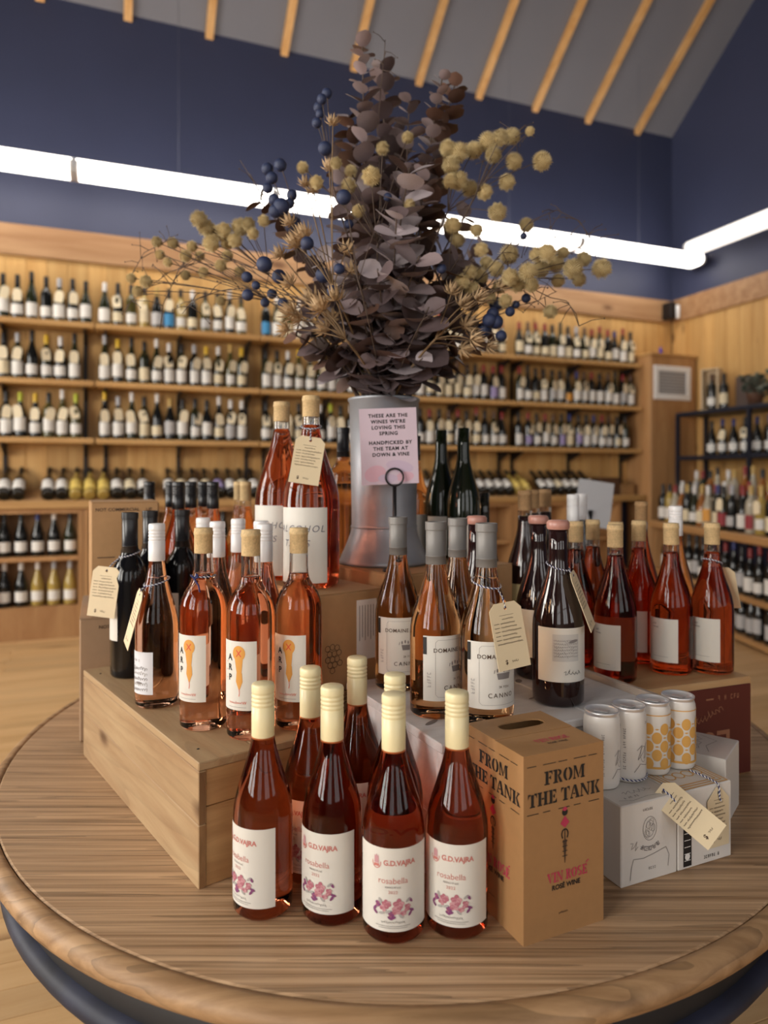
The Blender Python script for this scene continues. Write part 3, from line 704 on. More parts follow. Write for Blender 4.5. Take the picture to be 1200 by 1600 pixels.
# oxblood box
RA = math.radians(21); RO = Vector((0.4326, 1.2559, TZ)); RH = 0.186
def fr(x, y, z=0): return RO + Vector((math.cos(RA)*x-math.sin(RA)*y, math.sin(RA)*x+math.cos(RA)*y, z))
rb = thing('oxblood_box', 'tan wooden case with an oxblood red front panel under the brick rose bottles', 'box', RO, RA)
part('case_body', MB().bbox((0, 0, 0), (0.30, 0.28, RH), 0.003), wood('tan_case', (0.50, 0.31, 0.15), (0.42, 0.24, 0.105), (3, 24, 24), 0.5), rb)
fp = part('front_panel', MB().bbox((0.004, -0.004, 0.004), (0.293, 0.0, RH-0.012), 0.0012), M_red, rb)
p = Print(); p.text('Lou', 0.185, 0.070, 0.075, 0, bold=0.01, rot=math.pi); p.script(0.145, 0.115, 0.075, 0.012, 0.0014, 0, 4, 0.25); p.marks(0.235, 0.155, 0.055, 0.009, 0, 7); p.rect(0.18, 0.153, 0.198, 0.156, 0)
part('lettering', p.flat(0.0046), plain('tan_ink', (0.33, 0.14, 0.075), 0.5), fp)

# ------------------------------------------------------------------ kraft wine box with carrying slot
def holed(out, hole, cx, cy, z0, z1, n=32):
    angs = sorted([2*math.pi*i/n for i in range(n)]+[math.atan2(y-cy, x-cx) % (2*math.pi) for x, y in out]); na = len(angs); b = MB()
    def ray(a):
        dx, dz = math.cos(a), math.sin(a); best = 9
        for (xa, ya), (xb, yb) in zip(out, out[1:]+out[:1]):
            x0, y0, ex, ey = xa-cx, ya-cy, xb-xa, yb-ya; den = dx*ey-dz*ex
            if abs(den) < 1e-9: continue
            tt = (x0*ey-y0*ex)/den; ss = (x0*dz-y0*dx)/den
            if tt > 0 and -1e-6 <= ss <= 1+1e-6: best = min(best, tt)
        return best
    for z in (z1, z0):
        for a in angs: r = hole(a); b.v.append((cx+r*math.cos(a), cy+r*math.sin(a), z))
        for a in angs: r = ray(a); b.v.append((cx+r*math.cos(a), cy+r*math.sin(a), z))
    for i in range(na):
        j = (i+1) % na; k = 2*na
        b.face((i, na+i, na+j, j)); b.face((k+i, k+j, k+na+j, k+na+i)); b.face((na+i, k+na+i, k+na+j, na+j)); b.face((i, j, k+j, k+i))
    return b
KA = math.radians(25); KO = Vector((0.169, 0.853, TZ)); KW, KD, KH = 0.125, 0.130, 0.229
kb = thing('boxed_wine', 'brown kraft wine box with stencil lettering and a carrying slot', 'box', KO, KA)
part('front_wall', MB().box((0, 0, 0), (KW, 0.0015, KH)), M_kraft, kb)
part('side_wall', MB().box((0, 0.0015, 0), (0.0015, KD, KH)), M_kraft, kb)
part('side_wall', MB().box((KW-0.0015, 0.0015, 0), (KW, KD, KH)), M_kraft, kb)
part('back_wall', MB().box((0.0015, KD-0.0015, 0), (KW-0.0015, KD, KH)), M_kraft, kb)
part('box_floor', MB().box((0.0015, 0.0015, 0), (KW-0.0015, KD-0.0015, 0.0015)), M_kraft, kb)
part('top_panel', MB().box((0.0, 0.0, KH), (KW, 0.060, KH+0.0012)), M_kraft, kb)
def slot(a):
    c, s = abs(math.cos(a)), abs(math.sin(a)); return ((c/0.036)**3.2+(s/0.0125)**3.2)**(-1/3.2)
part('handle_flap', holed([(0, 0.0612), (KW, 0.0612), (KW, KD), (0, KD)], slot, 0.066, 0.095, KH, KH+0.0016), M_kraft, kb)
def kprint(wd, c, full=True):
    p = Print(); h = 0.0168
    for s, z in (('FROM', 0.1985), ('THE TANK', 0.1745)):
        v, f, wl = stencil(s, h); sx = min(1.0, wd*0.90/wl) if s != 'FROM' else min(1.0, wd*0.90/stencil('THE TANK', h)[2])*1.05
        p.add((v, f), c, z, 0, sx=sx)
    for k in range(5):
        p.rect(c-wd*0.46+k*wd*0.19, 0.2155, c-wd*0.46+k*wd*0.19+wd*(0.11+0.05*(k % 2)), 0.2165, 0)
        p.rect(c-wd*0.46+k*wd*0.19, 0.157, c-wd*0.46+k*wd*0.19+wd*(0.09+0.05*((k+1) % 2)), 0.158, 0)
    # corkscrew emblem
    p.ell(c, 0.1515, 0.0045, 0.0045, 0); p.ell(c, 0.1555, 0.0035, 0.0025, 1); p.poly([(c-0.007, 0.138), (c, 0.147), (c+0.007, 0.138), (c, 0.132)], 1)
    p.ring(c, 0.124, 0.0058, 0.0072, 0.0018, 0, 18, -50, 230); p.rect(c-0.0007, 0.117, c+0.0007, 0.130, 0); p.poly([(c-0.003, 0.117), (c+0.003, 0.117), (c+0.0004, 0.088), (c-0.0004, 0.088)], 2)
    for k in range(4): p.rect(c-0.004, 0.1145-0.006*k, c+0.004, 0.1155-0.006*k, 0)
    v, f, wl = stencil('VIN ROSE', 0.0125); p.add((v, f), c+0.004, 0.0735, 1, sx=min(1, wd*0.50/wl)); p.pl([(c+0.0335, 0.0815), (c+0.0375, 0.0845)], 0.0016, 1)
    p.text('ROSÉ WINE', c+0.002, 0.0605, 0.0085, 0, bold=0.03); p.script(c-0.01, 0.028, 0.014, 0.0025, 0.0005, 0, 3)
    return p
part('front_lettering', kprint(KW, KW/2).flat(0.0005), [M_ink, M_pinkink, M_brownink], kb)
part('side_lettering', kprint(KD, -KD/2).flat(0.0005), [M_ink, M_pinkink, M_brownink], kb, (0, 0, 0), (0, 0, -math.pi/2))
p = Print(); v, f, wl = stencil('VIN ROSE', 0.010); p.add((v, f), KW*0.55, 0.034, 0, sx=0.052/wl); p.text('ROSÉ WINE', KW*0.56, 0.0225, 0.006, 1, bold=0.02)
part('top_lettering', p.top(KH+0.0017), [M_pinkink, M_ink], kb)

# ------------------------------------------------------------------ canned wine and its boxes
XA = math.radians(24); XO = Vector((0.328, 0.974, TZ)); XH = 0.1134
def fx(x, y, z=0): return XO + Vector((math.cos(XA)*x-math.sin(XA)*y, math.sin(XA)*x+math.cos(XA)*y, z))
x1 = thing('can_box', 'white can box with fine line drawing, two white cans on top', 'box', XO, XA)
part('box_body', MB().bbox((0, 0, 0), (0.104, 0.105, XH), 0.0015), M_can, x1)
def linedraw(p, c, m=0, k=1.0):
    p.ring(c, 0.074*k, 0.013, 0.017, 0.0007, m, 22); p.ring(c, 0.074*k, 0.008, 0.012, 0.0005, m, 18)
    for i in range(6): p.ring(c+0.006*math.cos(i), 0.074*k+0.009*math.sin(i*1.3), 0.004, 0.0055, 0.0005, m, 10)
    for i in range(5): p.marks(c-0.014+0.007*i, 0.046*k+0.0009*(i-2)**2, 0.0062, 0.0062, m, 50+i, (i-2)*0.25)
    p.pl([(c-0.036, 0.008), (c-0.034, 0.025), (c-0.03, 0.036), (c-0.012, 0.034), (c+0.012, 0.038), (c+0.03, 0.042), (c+0.036, 0.03), (c+0.034, 0.014)], 0.0008, m)
    p.script(c-0.036, 0.056, 0.014, 0.014, 0.0006, m, 5); p.marks(c+0.004, 0.018, 0.014, 0.0036, m, 8); p.marks(c-0.004, 0.102, 0.018, 0.0036, m, 9)
    return p
part('line_drawing', linedraw(Print(), 0.052).flat(0.0005), M_greyink, x1)
p = Print(); p.marks(0.035, 0.018, 0.028, 0.0045, 0, 10); p.script(0.03, 0.03, 0.05, 0.012, 0.0006, 0, 8); p.pl([(0.01, 0.015), (0.03, 0.008), (0.06, 0.012), (0.095, 0.008)], 0.0006, 0)
part('top_drawing', p.top(XH+0.0004), M_greyink, x1)
x2 = thing('can_box', 'white can box with orange line pattern and an ingredient panel', 'box', fx(0.106, 0), XA)
part('box_body', MB().bbox((0, 0, 0), (0.108, 0.105, XH), 0.0015), M_can, x2)
p = Print()
for k in (0.004, 0.010, 0.016): p.pl([(k, k), (0.108-k, k), (0.108-k, 0.105-k), (k, 0.105-k), (k, k)], 0.0022, 0)
for k in range(4): p.ring(0.03+0.018*k, 0.045, 0.010, 0.010, 0.002, 0, 16)
part('top_pattern', p.top(XH+0.0004), M_ochre, x2)
p = Print(); p.rect(0.010, 0.004, 0.026, 0.102, 0)
for k in range(9): p.rect(0.012, 0.012+0.0098*k, 0.024, 0.013+0.0098*k, 1)
p.ell(0.018, 0.018, 0.005, 0.005, 1); p.marks(0.066, 0.010, 0.032, 0.0045, 0, 11)
part('ingredient_panel', p.flat(0.0005), [M_ink, M_white], x2)
BA = math.radians(53); BO = Vector((0.5544, 1.142, TZ))
x3 = thing('can_box', 'white can box turned cornerwise in front of the oxblood case', 'box', BO, BA)
part('box_body', MB().bbox((0, 0, 0), (0.108, 0.10, 0.112), 0.0015), M_can, x3)
p = Print(); p.script(0.02, 0.05, 0.06, 0.022, 0.0008, 0, 12, 0.2); p.pl([(0.02, 0.03), (0.045, 0.04), (0.08, 0.03), (0.095, 0.06)], 0.0008, 0); p.ring(0.05, 0.07, 0.02, 0.012, 0.0007, 0)
part('top_drawing', p.top(0.1124), M_greyink, x3)
CANP = [(0, 0.004), (0.0215, 0.004), (0.0225, 0.0), (0.0245, 0.0035), (0.0262, 0.010), (0.0264, 0.014), (0.0264, 0.094), (0.0258, 0.100), (0.0240, 0.105)]
LIDP = [(0.0240, 0.105), (0.0236, 0.1065), (0.0250, 0.1085), (0.0252, 0.1110), (0.0244, 0.1122), (0.0232, 0.1112), (0.0222, 0.1075), (0, 0.1085)]
canm = MB().lathe(CANP, 28).mesh('can_body', M_can); lidm = MB().lathe(LIDP, 28).mesh('can_lid', M_alu)
tabm = MB().bbox((-0.006, -0.010, 0.1087), (0.006, 0.010, 0.1098), 0.0004).mesh('pull_tab', M_alu)
def can(label, x, y, rz, orange):
    o = thing('wine_can', label, 'can', fx(x, y, XH), rz, 'cans standing on their boxes')
    link('can_body', canm, o); l = link('can_lid', lidm, o); link('pull_tab', tabm, l, (0, 0, 0), (0, 0, 0.6))
    p = Print()
    if orange:
        for i in range(-6, 7):
            for j in range(5):
                u = i*0.0125; v = 0.020+0.0262*j+(0.0131 if i % 2 else 0)
                if v < 0.084:
                    p.ell(u, v, 0.0076, 0.0090, 0, 0, 18)
                    q = v+0.0131
                    if q < 0.082: p.poly([(u, q+0.0014), (u-0.0036, q), (u, q-0.0014), (u+0.0036, q)], 0)
        p.rect(-0.078, 0.012, 0.078, 0.0155, 0); p.rect(-0.078, 0.0925, 0.078, 0.094, 0)
    else:
        p.marks(-0.018, 0.068, 0.030, 0.0038, 1, 12, math.pi/2); p.marks(-0.018, 0.034, 0.026, 0.0038, 1, 13, math.pi/2)
        p.script(0.0, 0.05, 0.022, 0.026, 0.0007, 1, 31); p.pl([(-0.004, 0.018), (0.006, 0.03), (0.02, 0.026), (0.03, 0.036)], 0.0008, 1); p.ring(0.012, 0.044, 0.006, 0.012, 0.0006, 1); p.marks(0.022, 0.090, 0.020, 0.0036, 1, 14)
    part('can_print', p.wrap(0.0267), [M_ochre if orange else M_can, M_greyink if not orange else M_can], o)
    return o
can('slim white wine can with a line drawing, beside the kraft box', 0.027, 0.070, 0.45, False)
cb = can('slim white wine can with twine tied round its foot', 0.080, 0.072, 0.15, False)
can('orange circle-patterned wine can beside the white cans', 0.1335, 0.0765, 0.35, True)
can('orange circle-patterned wine can nearest the oxblood case', 0.1865, 0.0765, 0.1, True)
# twine and tags of the cans
ring = [(0.0272*math.cos(t*math.pi/12), 0.0272*math.sin(t*math.pi/12), 0.009+0.003*math.sin(t*math.pi/12)) for t in range(25)]
part('twine', twine(ring), [M_twn, M_tww], cb)
sp = fx(0.104, 0.030, XH+0.004)
tg = thing('hanging_tag', 'cream price tag slanting down across the two can boxes', 'tag', fx(0.088, 0.012, XH+0.0015), 0)
t_ = link('tag_card', tagmesh(0.044, 0.092, 0.012).mesh('tag_card', M_cream), tg, (0, -0.004, 0.0), (math.radians(-48), math.radians(-40), math.radians(22)))
part('lettering', tagprint(21, True, 0.044, 0.092), M_brownink, t_)
part('twine', twine([(0.006, 0.018, 0.004), (0.004, 0.008, 0.006), (0, -0.004, 0.003), (0.008, -0.009, -0.002), (0.014, -0.014, -0.010)]), [M_twn, M_tww], tg)
tg = thing('hanging_tag', 'cream price tag flat against the ingredient-panel can box', 'tag', fx(0.184, -0.0022, XH-0.012), XA)
t_ = link('tag_card', tagmesh(0.044, 0.088, 0.018).mesh('tag_card', M_cream), tg, (0, 0, 0), (0, 0, 0))
part('lettering', tagprint(22, True, 0.044, 0.088), M_brownink, t_)
part('twine', twine([(-0.004, 0.05, 0.0155), (0.0, 0.02, 0.0145), (0.0, 0.0, 0.0135), (0, -0.002, 0.006), (0, -0.0025, -0.006), (0.002, -0.003, -0.012)]), [M_twn, M_tww], tg)

# ------------------------------------------------------------------ bottles on the display
def bottle(label, pos, rz, kind, prof, gm, fill=None, cap=None, lab=None, pr=None, group=None, seg=36, neckmat=None, cat='bottle', name='wine_bottle', labmat=None):
    o = thing(name, label, cat, pos, rz, group); H = prof[-1][1]
    fz = fill or H
    link('glass_body', cm((kind, 'body', fz, gm.name), lambda: MB().lathe(cut(prof, fz), seg).mesh('glass_body', gm)), o)
    if fill:
        def nk():
            rr = rad_at(prof, fz); wl = 0.0016; ct = cap[2] if cap and cap[0] == 'cork' else H
            o_ = [(rr*0.995, fz+0.0004)]+[(r, z) for r, z in prof if fz+0.003 < z < ct-0.002]+[(rad_at(prof, ct-0.001), ct-0.0005)]
            return MB().lathe(o_, seg).lathe([(r-wl, z) for r, z in o_[::-1]], seg).mesh('glass_neck', neckmat or G_clear)
        link('glass_neck', cm((kind, 'neck', fz), nk), o)
    if cap:
        ck = cap[0]
        if ck == 'screw': link('screw_cap', cm((kind, 'screw', cap[1].name), lambda: screwcap(prof[-1][0]*1.06, cap[2], cap[3], seg).mesh('screw_cap', cap[1])), o)
        elif ck == 'foil': link('foil_capsule', cm((kind, 'foil', cap[1].name), lambda: foil(rad_at(prof, cap[2]), prof[-1][0], cap[2], cap[3], seg).mesh('foil_capsule', cap[1])), o)
        elif ck == 'cork': link('cork', cm((kind, 'cork', cap[1].name), lambda: MB().lathe([(0, cap[2]), (prof[-1][0]*0.97, cap[2]), (prof[-1][0]*1.0, cap[2]+0.0008), (prof[-1][0]*1.0, cap[3]-0.011), (prof[-1][0]*1.05, cap[3]-0.0105), (prof[-1][0]*1.05, cap[3]-0.0055), (prof[-1][0]*1.0, cap[3]-0.005), (prof[-1][0]*1.0, cap[3]-0.0006), (prof[-1][0]*0.95, cap[3]), (0, cap[3])], seg).mesh('cork', cap[1])), o)
        elif ck == 'wax': link('wax_top', cm((kind, 'wax'), lambda: MB().lathe([(prof[-1][0]*1.12, cap[2]), (prof[-1][0]*1.22, cap[2]+0.003), (prof[-1][0]*1.24, cap[3]-0.005), (prof[-1][0]*1.05, cap[3]-0.001), (0, cap[3])], seg).mesh('wax_top', cap[1])), o)
    if lab:
        r = max(x for x, _ in prof)+0.0004
        l = link('paper_label', cm((kind, 'lab')+tuple(lab)+((labmat or M_label).name,), lambda: sheet(r, math.radians(lab[0]), lab[1], lab[2]).mesh('paper_label', labmat or M_label)), o)
        if pr: link('label_print', cm((kind, 'pr', pr[0]), lambda: pr[1]().wrap(r+0.0003, 0).mesh('label_print', pr[2])), l)
    return o
def hang_tag(o, prof, zr, az, drop, yaw, slope, roll, seed, wd=0.056, h=0.096, out=0.004):
    """twine loop round the neck at height zr; the tag hangs at world azimuth az (deg, 0 = -y), facing yaw, leaning out by slope, swung by roll"""
    rz = o.rotation_euler.z; r = rad_at(prof, zr)+0.0012; a = math.radians(az)-rz; tilt = 0.006
    loop = [((r+0.0008)*math.sin(t), -(r+0.0008)*math.cos(t), zr-tilt*math.cos(t-a)) for t in [2*math.pi*i/24 for i in range(25)]]
    r2 = rad_at(prof, zr-drop)+out
    e = Vector((r2*math.sin(a), -r2*math.cos(a), zr-drop)); s0 = Vector((r*math.sin(a), -r*math.cos(a), zr-tilt))
    m = s0.lerp(e, 0.5)+Vector((0.003*math.sin(a), -0.003*math.cos(a), 0))
    part('twine', twine(loop), [M_twn, M_tww], o)
    part('twine', twine([s0, m, e, e+Vector((0, 0, -0.001))]), [M_twn, M_tww], o)
    M = Matrix.Rotation(math.radians(yaw)-rz, 4, 'Z') @ Matrix.Rotation(math.radians(-slope), 4, 'X') @ Matrix.Rotation(math.radians(roll), 4, 'Y')
    return price_tag(o, e+Vector((0, 0, -0.001)), M.to_euler(), seed, wd, h)

# seven cream-capped rose bottles in front
def rosabella():
    p = Print()
    p.ring(-0.021, 0.101, 0.0062, 0.0075, 0.0010, 0, 18, 170, 370); p.poly([(-0.0242, 0.100), (-0.0178, 0.100), (-0.0182, 0.110), (-0.0195, 0.108), (-0.021, 0.111), (-0.0225, 0.108), (-0.0238, 0.110)], 1); p.rect(-0.0245, 0.096, -0.0175, 0.0995, 0)
    p.text('G.D.VAJRA', 0.0085, 0.1015, 0.0088, 0, bold=0.03, space=0.98)
    p.text('rosabella', 0.0, 0.0800, 0.0105, 0, bold=-0.004); p.marks(0.0, 0.0725, 0.020, 0.0022, 5, 18); p.text('2022', 0.0, 0.0665, 0.0052, 0, space=1.15)
    rr = random.Random(5)
    for (u, v, s, m) in [(-.008, .052, .0062, 2), (.007, .0525, .0074, 2), (.0045, .045, .0066, 3), (-.012, .047, .0048, 3), (.018, .047, .0052, 2), (-.019, .051, .0042, 4), (-.002, .0405, .0045, 4), (.013, .041, .0040, 3)]:
        for k in range(6):
            a = k*1.047+rr.random(); p.ell(u+s*0.45*math.cos(a), v+s*0.4*math.sin(a), s*0.52, s*0.4, m if k % 3 else (3 if m == 2 else 2), a, 10)
    for (u, v, a, m) in [(.019, .056, .6, 6), (.0225, .0555, 2.2, 4), (.024, .043, -.4, 4), (-.023, .0455, .9, 4), (-.0225, .041, 2.4, 4), (.022, .0395, .9, 4), (-.016, .0555, 2.0, 6), (.0, .036, .3, 4), (-.0035, .0355, 2.6, 4), (-.006, .043, .4, 6), (.010, .0375, 2.4, 6), (-.014, .041, .2, 6)]:
        p.ell(u, v, 0.0036, 0.0016, m, a, 8)
    p.script(-0.015, 0.0305, 0.030, 0.0028, 0.0004, 5, 3); p.rect(-0.022, 0.0255, 0.022, 0.0260, 5); p.script(-0.018, 0.0235, 0.036, 0.0010, 0.0003, 5, 8)
    return p
RINK = [M_coral, M_rose2, M_rose, M_rose2, M_plum, M_greyink, M_sage]
rl = ['pressed right against the pine crate end', 'behind its label turned aside, beside the crate', 'standing foremost on the table edge', 'touching the kraft wine box']
P_ROS = scaled(BURG, 0.290, 0.0393)
front = [(411, 1443, -44), (519, 1452, -28), (615, 1480, -2), (714, 1473, -17)]
lbl = ['deep rose bottle with cream cap, its flower label turned towards the pine crate', 'deep rose bottle with cream cap, second along from the pine crate', 'deep rose bottle with cream cap and flower label facing straight out', 'deep rose bottle with cream cap standing against the kraft wine box']
for i, (px, yb, rz) in enumerate(front):
    bottle(lbl[i], foot(px, yb, TZ, 0.039), math.radians(rz), 'ros', P_ROS, G_rose, None, ('screw', M_creamcap, 0.2245, 0.296), (77, 0.0185, 0.1195), ('ros', rosabella, RINK), 'cream-capped rose bottles')
def xd(px, d): return Vector(((px-600)/F*d, d, TZ))
for px, d, rz, l in ((485, 1.017, -35, 'cream-capped rose bottle tucked behind the front row beside the crate'), (558, 1.075, -20, 'cream-capped rose bottle furthest back, in front of the grape-print carton'), (617, 0.981, -10, 'cream-capped rose bottle hidden behind the one facing straight out')):
    bottle(l, xd(px, d), math.radians(rz), 'ros', P_ROS, G_rose, None, ('screw', M_creamcap, 0.2245, 0.296), (77, 0.0185, 0.1195), ('ros', rosabella, RINK), 'cream-capped rose bottles')

# orange-figure bottles on the pine crate
P_ARP = scaled(BORD, 0.310, 0.0372)
def arp():
    p = Print()
    p.ell(0.004, 0.132, 0.0105, 0.0115, 0, 0, 18); p.quad((0.0008, 0.102), (0.0088, 0.102), (0.0110, 0.126), (-0.0030, 0.126), 0); p.quad((-0.0005, 0.090), (0.0105, 0.090), (0.0095, 0.103), (0.0005, 0.103), 0); p.quad((0.0042, 0.078), (0.0058, 0.078), (0.0105, 0.090), (-0.0005, 0.090), 0)
    p.pl([(0.0, 0.127), (0.008, 0.137)], 0.0016, 1); p.pl([(0.008, 0.127), (0.0, 0.137)], 0.0016, 1)
    p.pl([(0.005, 0.079), (0.0055, 0.073), (0.0045, 0.068)], 0.0009, 1)
    for ch, v in (('A', 0.125), ('R', 0.110), ('P', 0.095)): p.text(ch, -0.0125, v, 0.013, 2, bold=0.035, rot=math.pi/2*0)
    for k in range(3): p.ell(-0.0195, 0.118-0.012*k, 0.0008, 0.0008, 1, 0, 6)
    p.script(-0.014, 0.058, 0.030, 0.004, 0.0006, 1, 6); p.rect(-0.016, 0.0515, 0.016, 0.0520, 3)
    return p
AINK = [M_orange, plain('red_ink', (0.62, 0.07, 0.03), 0.55), M_ink, M_greyink]
def on_crate(px, yb, r=0.037): return foot(px, yb, TZ+CH, r)
arpc = ('cork', M_cork, 0.2745, 0.3145)
arps = [(on_crate(318, 1145), -28, 'pink rose bottle with orange figure label and blue twine bow on the pine crate'), (on_crate(392, 1160), -24, 'pink rose bottle with orange figure label at the crate corner'), (fa(0.1895, 0.052, CH), -24, 'pink rose bottle with orange figure label beside the grape-print carton')]
ao = []
for pos, rz, l in arps: ao.append(bottle(l, pos, math.radians(rz), 'arp', P_ARP, G_pink, 0.243, arpc, (48, 0.047, 0.150), ('arp', arp, AINK), 'orange figure rose bottles'))
r = rad_at(P_ARP, 0.238)+0.0015
part('twine', twine([(r*math.sin(t), -r*math.cos(t), 0.238) for t in [2*math.pi*i/24 for i in range(25)]]), [M_twn, M_tww], ao[0])
part('twine', twine([(0.0, -r-0.001, 0.238), (0.006, -r-0.004, 0.243), (0.009, -r-0.004, 0.239), (0.0, -r-0.002, 0.236), (-0.008, -r-0.003, 0.241), (0, -r-0.003, 0.236), (0.012, -r-0.006, 0.226), (0.018, -r-0.010, 0.217)]), [M_twn, M_twn], ao[0])

# white-capped slender roses
P_SL = scaled(BURG, 0.309, 0.0365)
def misty():
    p = Print()
    for k in range(5): p.script(-0.026, 0.07-0.009*k, 0.048, 0.006, 0.0010, 0 if k % 2 else 1, 40+k)
    p.marks(-0.006, 0.083, 0.024, 0.0038, 1, 17); p.ell(0.004, 0.045, 0.008, 0.002, 1)
    return p
wc = ('screw', M_whitecap, 0.2500, 0.3150)
o = bottle('white-capped rose bottle with a misty landscape label and side-hung tag', on_crate(245, 1110), math.radians(-40), 'sl', P_SL, G_pink, None, wc, (48, 0.026, 0.098), ('misty', misty, [M_sage, M_greyink]), 'white-capped rose bottles', labmat=plain('mist_label', (0.68, 0.69, 0.73), 0.5))
hang_tag(o, P_SL, 0.214, -48, 0.020, -62, 14, 6, 31, 0.056, 0.098, 0.006)
for (x, y), rz, l in (((0.155, 0.287), -40, 'white-capped rose bottle just behind the tagged misty-label one'), ((0.1845, 0.423), -30, 'white-capped rose bottle beside the black-foil bottles'), ((0.224, 0.345), -30, 'white-capped rose bottle against the grape-print carton'), ((0.226, 0.252), -30, 'white-capped rose bottle in the middle of the pine crate'), ((0.190, 0.169), -30, 'white-capped rose bottle behind the orange figure labels')):
    bottle(l, fa(x, y, CH), math.radians(rz), 'sl', P_SL, G_pink, None, wc, (48, 0.026, 0.098), None, 'white-capped rose bottles', labmat=MATS['mist_label'])

# black foil bottles on the pine crate
P_BK = scaled(BORD, 0.322, 0.0375)
bc = ('foil', M_blackcap, 0.246, 0.3260)
o = bottle('black bordeaux bottle with a cream tag on the far end of the pine crate', on_crate(203, 1062), math.radians(-52), 'bk', P_BK, G_black, None, bc, (34, 0.075, 0.150), None, 'black foil bottles')
hang_tag(o, P_BK, 0.243, -50, 0.030, -8, 6, 5, 32, 0.058, 0.098, 0.012)
for (x, y), l in (((0.195, 0.562), 'black foil bottle behind the tagged black one'), ((0.1245, 0.5615), 'black foil bottle beside the white-capped roses')):
    bottle(l, fa(x, y, CH), math.radians(-30), 'bk', P_BK, G_black, None, bc, (34, 0.075, 0.150), None, 'black foil bottles')

# bottles on the rear carton
P_R = scaled(BURG, 0.290, 0.037)
for i, (x, y) in enumerate([(0.211, 0.05), (0.290, 0.05), (0.248, 0.122), (0.208, 0.198), (0.160, 0.262), (0.288, 0.200)]):
    bottle('rose bottle with black screw cap in the pack on the low rear carton', fc_(x, y, 0.266), math.radians(-30), 'rk', P_R, G_pink, None, ('screw', M_blackcap, 0.232, 0.296), (50, 0.03, 0.11), None, 'black-capped roses on the rear carton', seg=24)
for i, (x, y) in enumerate([(0.369, 0.055), (0.369, 0.140), (0.450, 0.055), (0.450, 0.140)]):
    bottle('pale rose bottle with bare cork in the pack on the low rear carton', fc_(x, y, 0.266), math.radians(-30), 'rc', P_R, G_salmon, 0.236, ('cork', M_cork, 0.25, 0.296), (50, 0.03, 0.11), None, 'corked roses on the rear carton', seg=24)

# magnums
P_MAG = [(r, z) for r, z in scaled(BURG, 0.372, 0.0545)]
P_MAG = [(r if z < 0.24 else min(r, 0.0545), z) for r, z in P_MAG]
P_MAG = P_MAG[:-4]+[(0.0205, 0.285), (0.0178, 0.298), (0.0168, 0.312), (0.0165, 0.360)]
def maglab():
    p = Print(); p.text('ALCOHOL', -0.004, 0.112, 0.018, 0, shear=0.25, space=1.25, bold=-0.006); p.text('TALES', -0.012, 0.085, 0.018, 0, shear=0.25, space=1.2, bold=-0.006)
    return p
mc = ('cork', M_cork, 0.324, 0.3645)
o = bottle('tall magnum of red-orange rose with a handwritten white label and cream tag', foot(486, 922, TZ+0.363, 0.055), math.radians(-14), 'mag', P_MAG, G_mag, 0.308, mc, (53, 0.012, 0.152), ('mag', maglab, [plain('blue_grey_ink', (0.09, 0.09, 0.13), 0.6)]), 'rose magnums')
hang_tag(o, P_MAG, 0.306, 4, 0.028, 6, 17, 9, 33, 0.056, 0.094, 0.004)
bottle('tall magnum of red-orange rose standing behind the tagged magnum', fa(0.330, 0.362, 0.363), math.radians(-20), 'mag', P_MAG, G_mag, 0.308, mc, (53, 0.012, 0.152), ('mag', maglab, [MATS['blue_grey_ink']]), 'rose magnums')

# pewter-capped salmon roses on the grey crate
P_DOM = scaled(BURG, 0.293, 0.0408)
def domaine():
    p = Print(); r = 0.041
    p.pl([(-0.034, 0.040), (-0.034, 0.118), (-0.030, 0.122), (0.030, 0.122), (0.034, 0.118), (0.034, 0.040), (0.030, 0.036), (-0.030, 0.036), (-0.034, 0.040)], 0.0006, 1)
    p.text('DOMAINE DU', -0.008, 0.106, 0.0088, 0, bold=0.01, space=1.08); p.text('2022', 0.024, 0.117, 0.004, 0)
    # crown emblem
    p.quad((-0.006, 0.073), (0.014, 0.073), (0.016, 0.082), (-0.008, 0.082), 2)
    for k in range(5): p.ell(-0.007+0.0055*k, 0.086+0.0015*(k % 2), 0.0013, 0.003, 2, 0, 8)
    p.pl([(-0.011, 0.087), (-0.012, 0.082)], 0.001, 2)
    p.marks(0.004, 0.062, 0.018, 0.003, 0, 3); p.text('CANNO', 0.000, 0.0495, 0.0095, 0, space=1.35)
    p.rect(-0.0535, 0.100, -0.0475, 0.126, 3); p.marks(-0.044, 0.062, 0.024, 0.006, 1, 19, math.pi/2)
    return p
DI = [M_brownink, M_sage, M_greyink, M_ink]
dc = ('foil', M_greycap, 0.2325, 0.2985)
do = []
dpos = [(foot(622, 1083, TZ+GH, 0.041), 18, 'salmon rose bottle with pewter cap at the rear corner of the grey crate'), (foot(681, 1127, TZ+GH, 0.041), 42, 'salmon rose bottle with pewter cap, label edge with black strip in view'), (Vector((0.126, 1.205, TZ+GH)), 30, 'salmon rose bottle with pewter cap standing between and behind two others'), (foot(760, 1141, TZ+GH, 0.041), 24, 'salmon rose bottle with pewter cap and a handwritten cream tag')]
for pos, rz, l in dpos: do.append(bottle(l, pos, math.radians(rz), 'dom', P_DOM, G_salmon, None, dc, (74, 0.030, 0.128), ('dom', domaine, DI), 'pewter-capped roses'))
hang_tag(do[3], P_DOM, 0.208, 42, 0.032, 24, 10, -5, 36, 0.056, 0.096, 0.005)

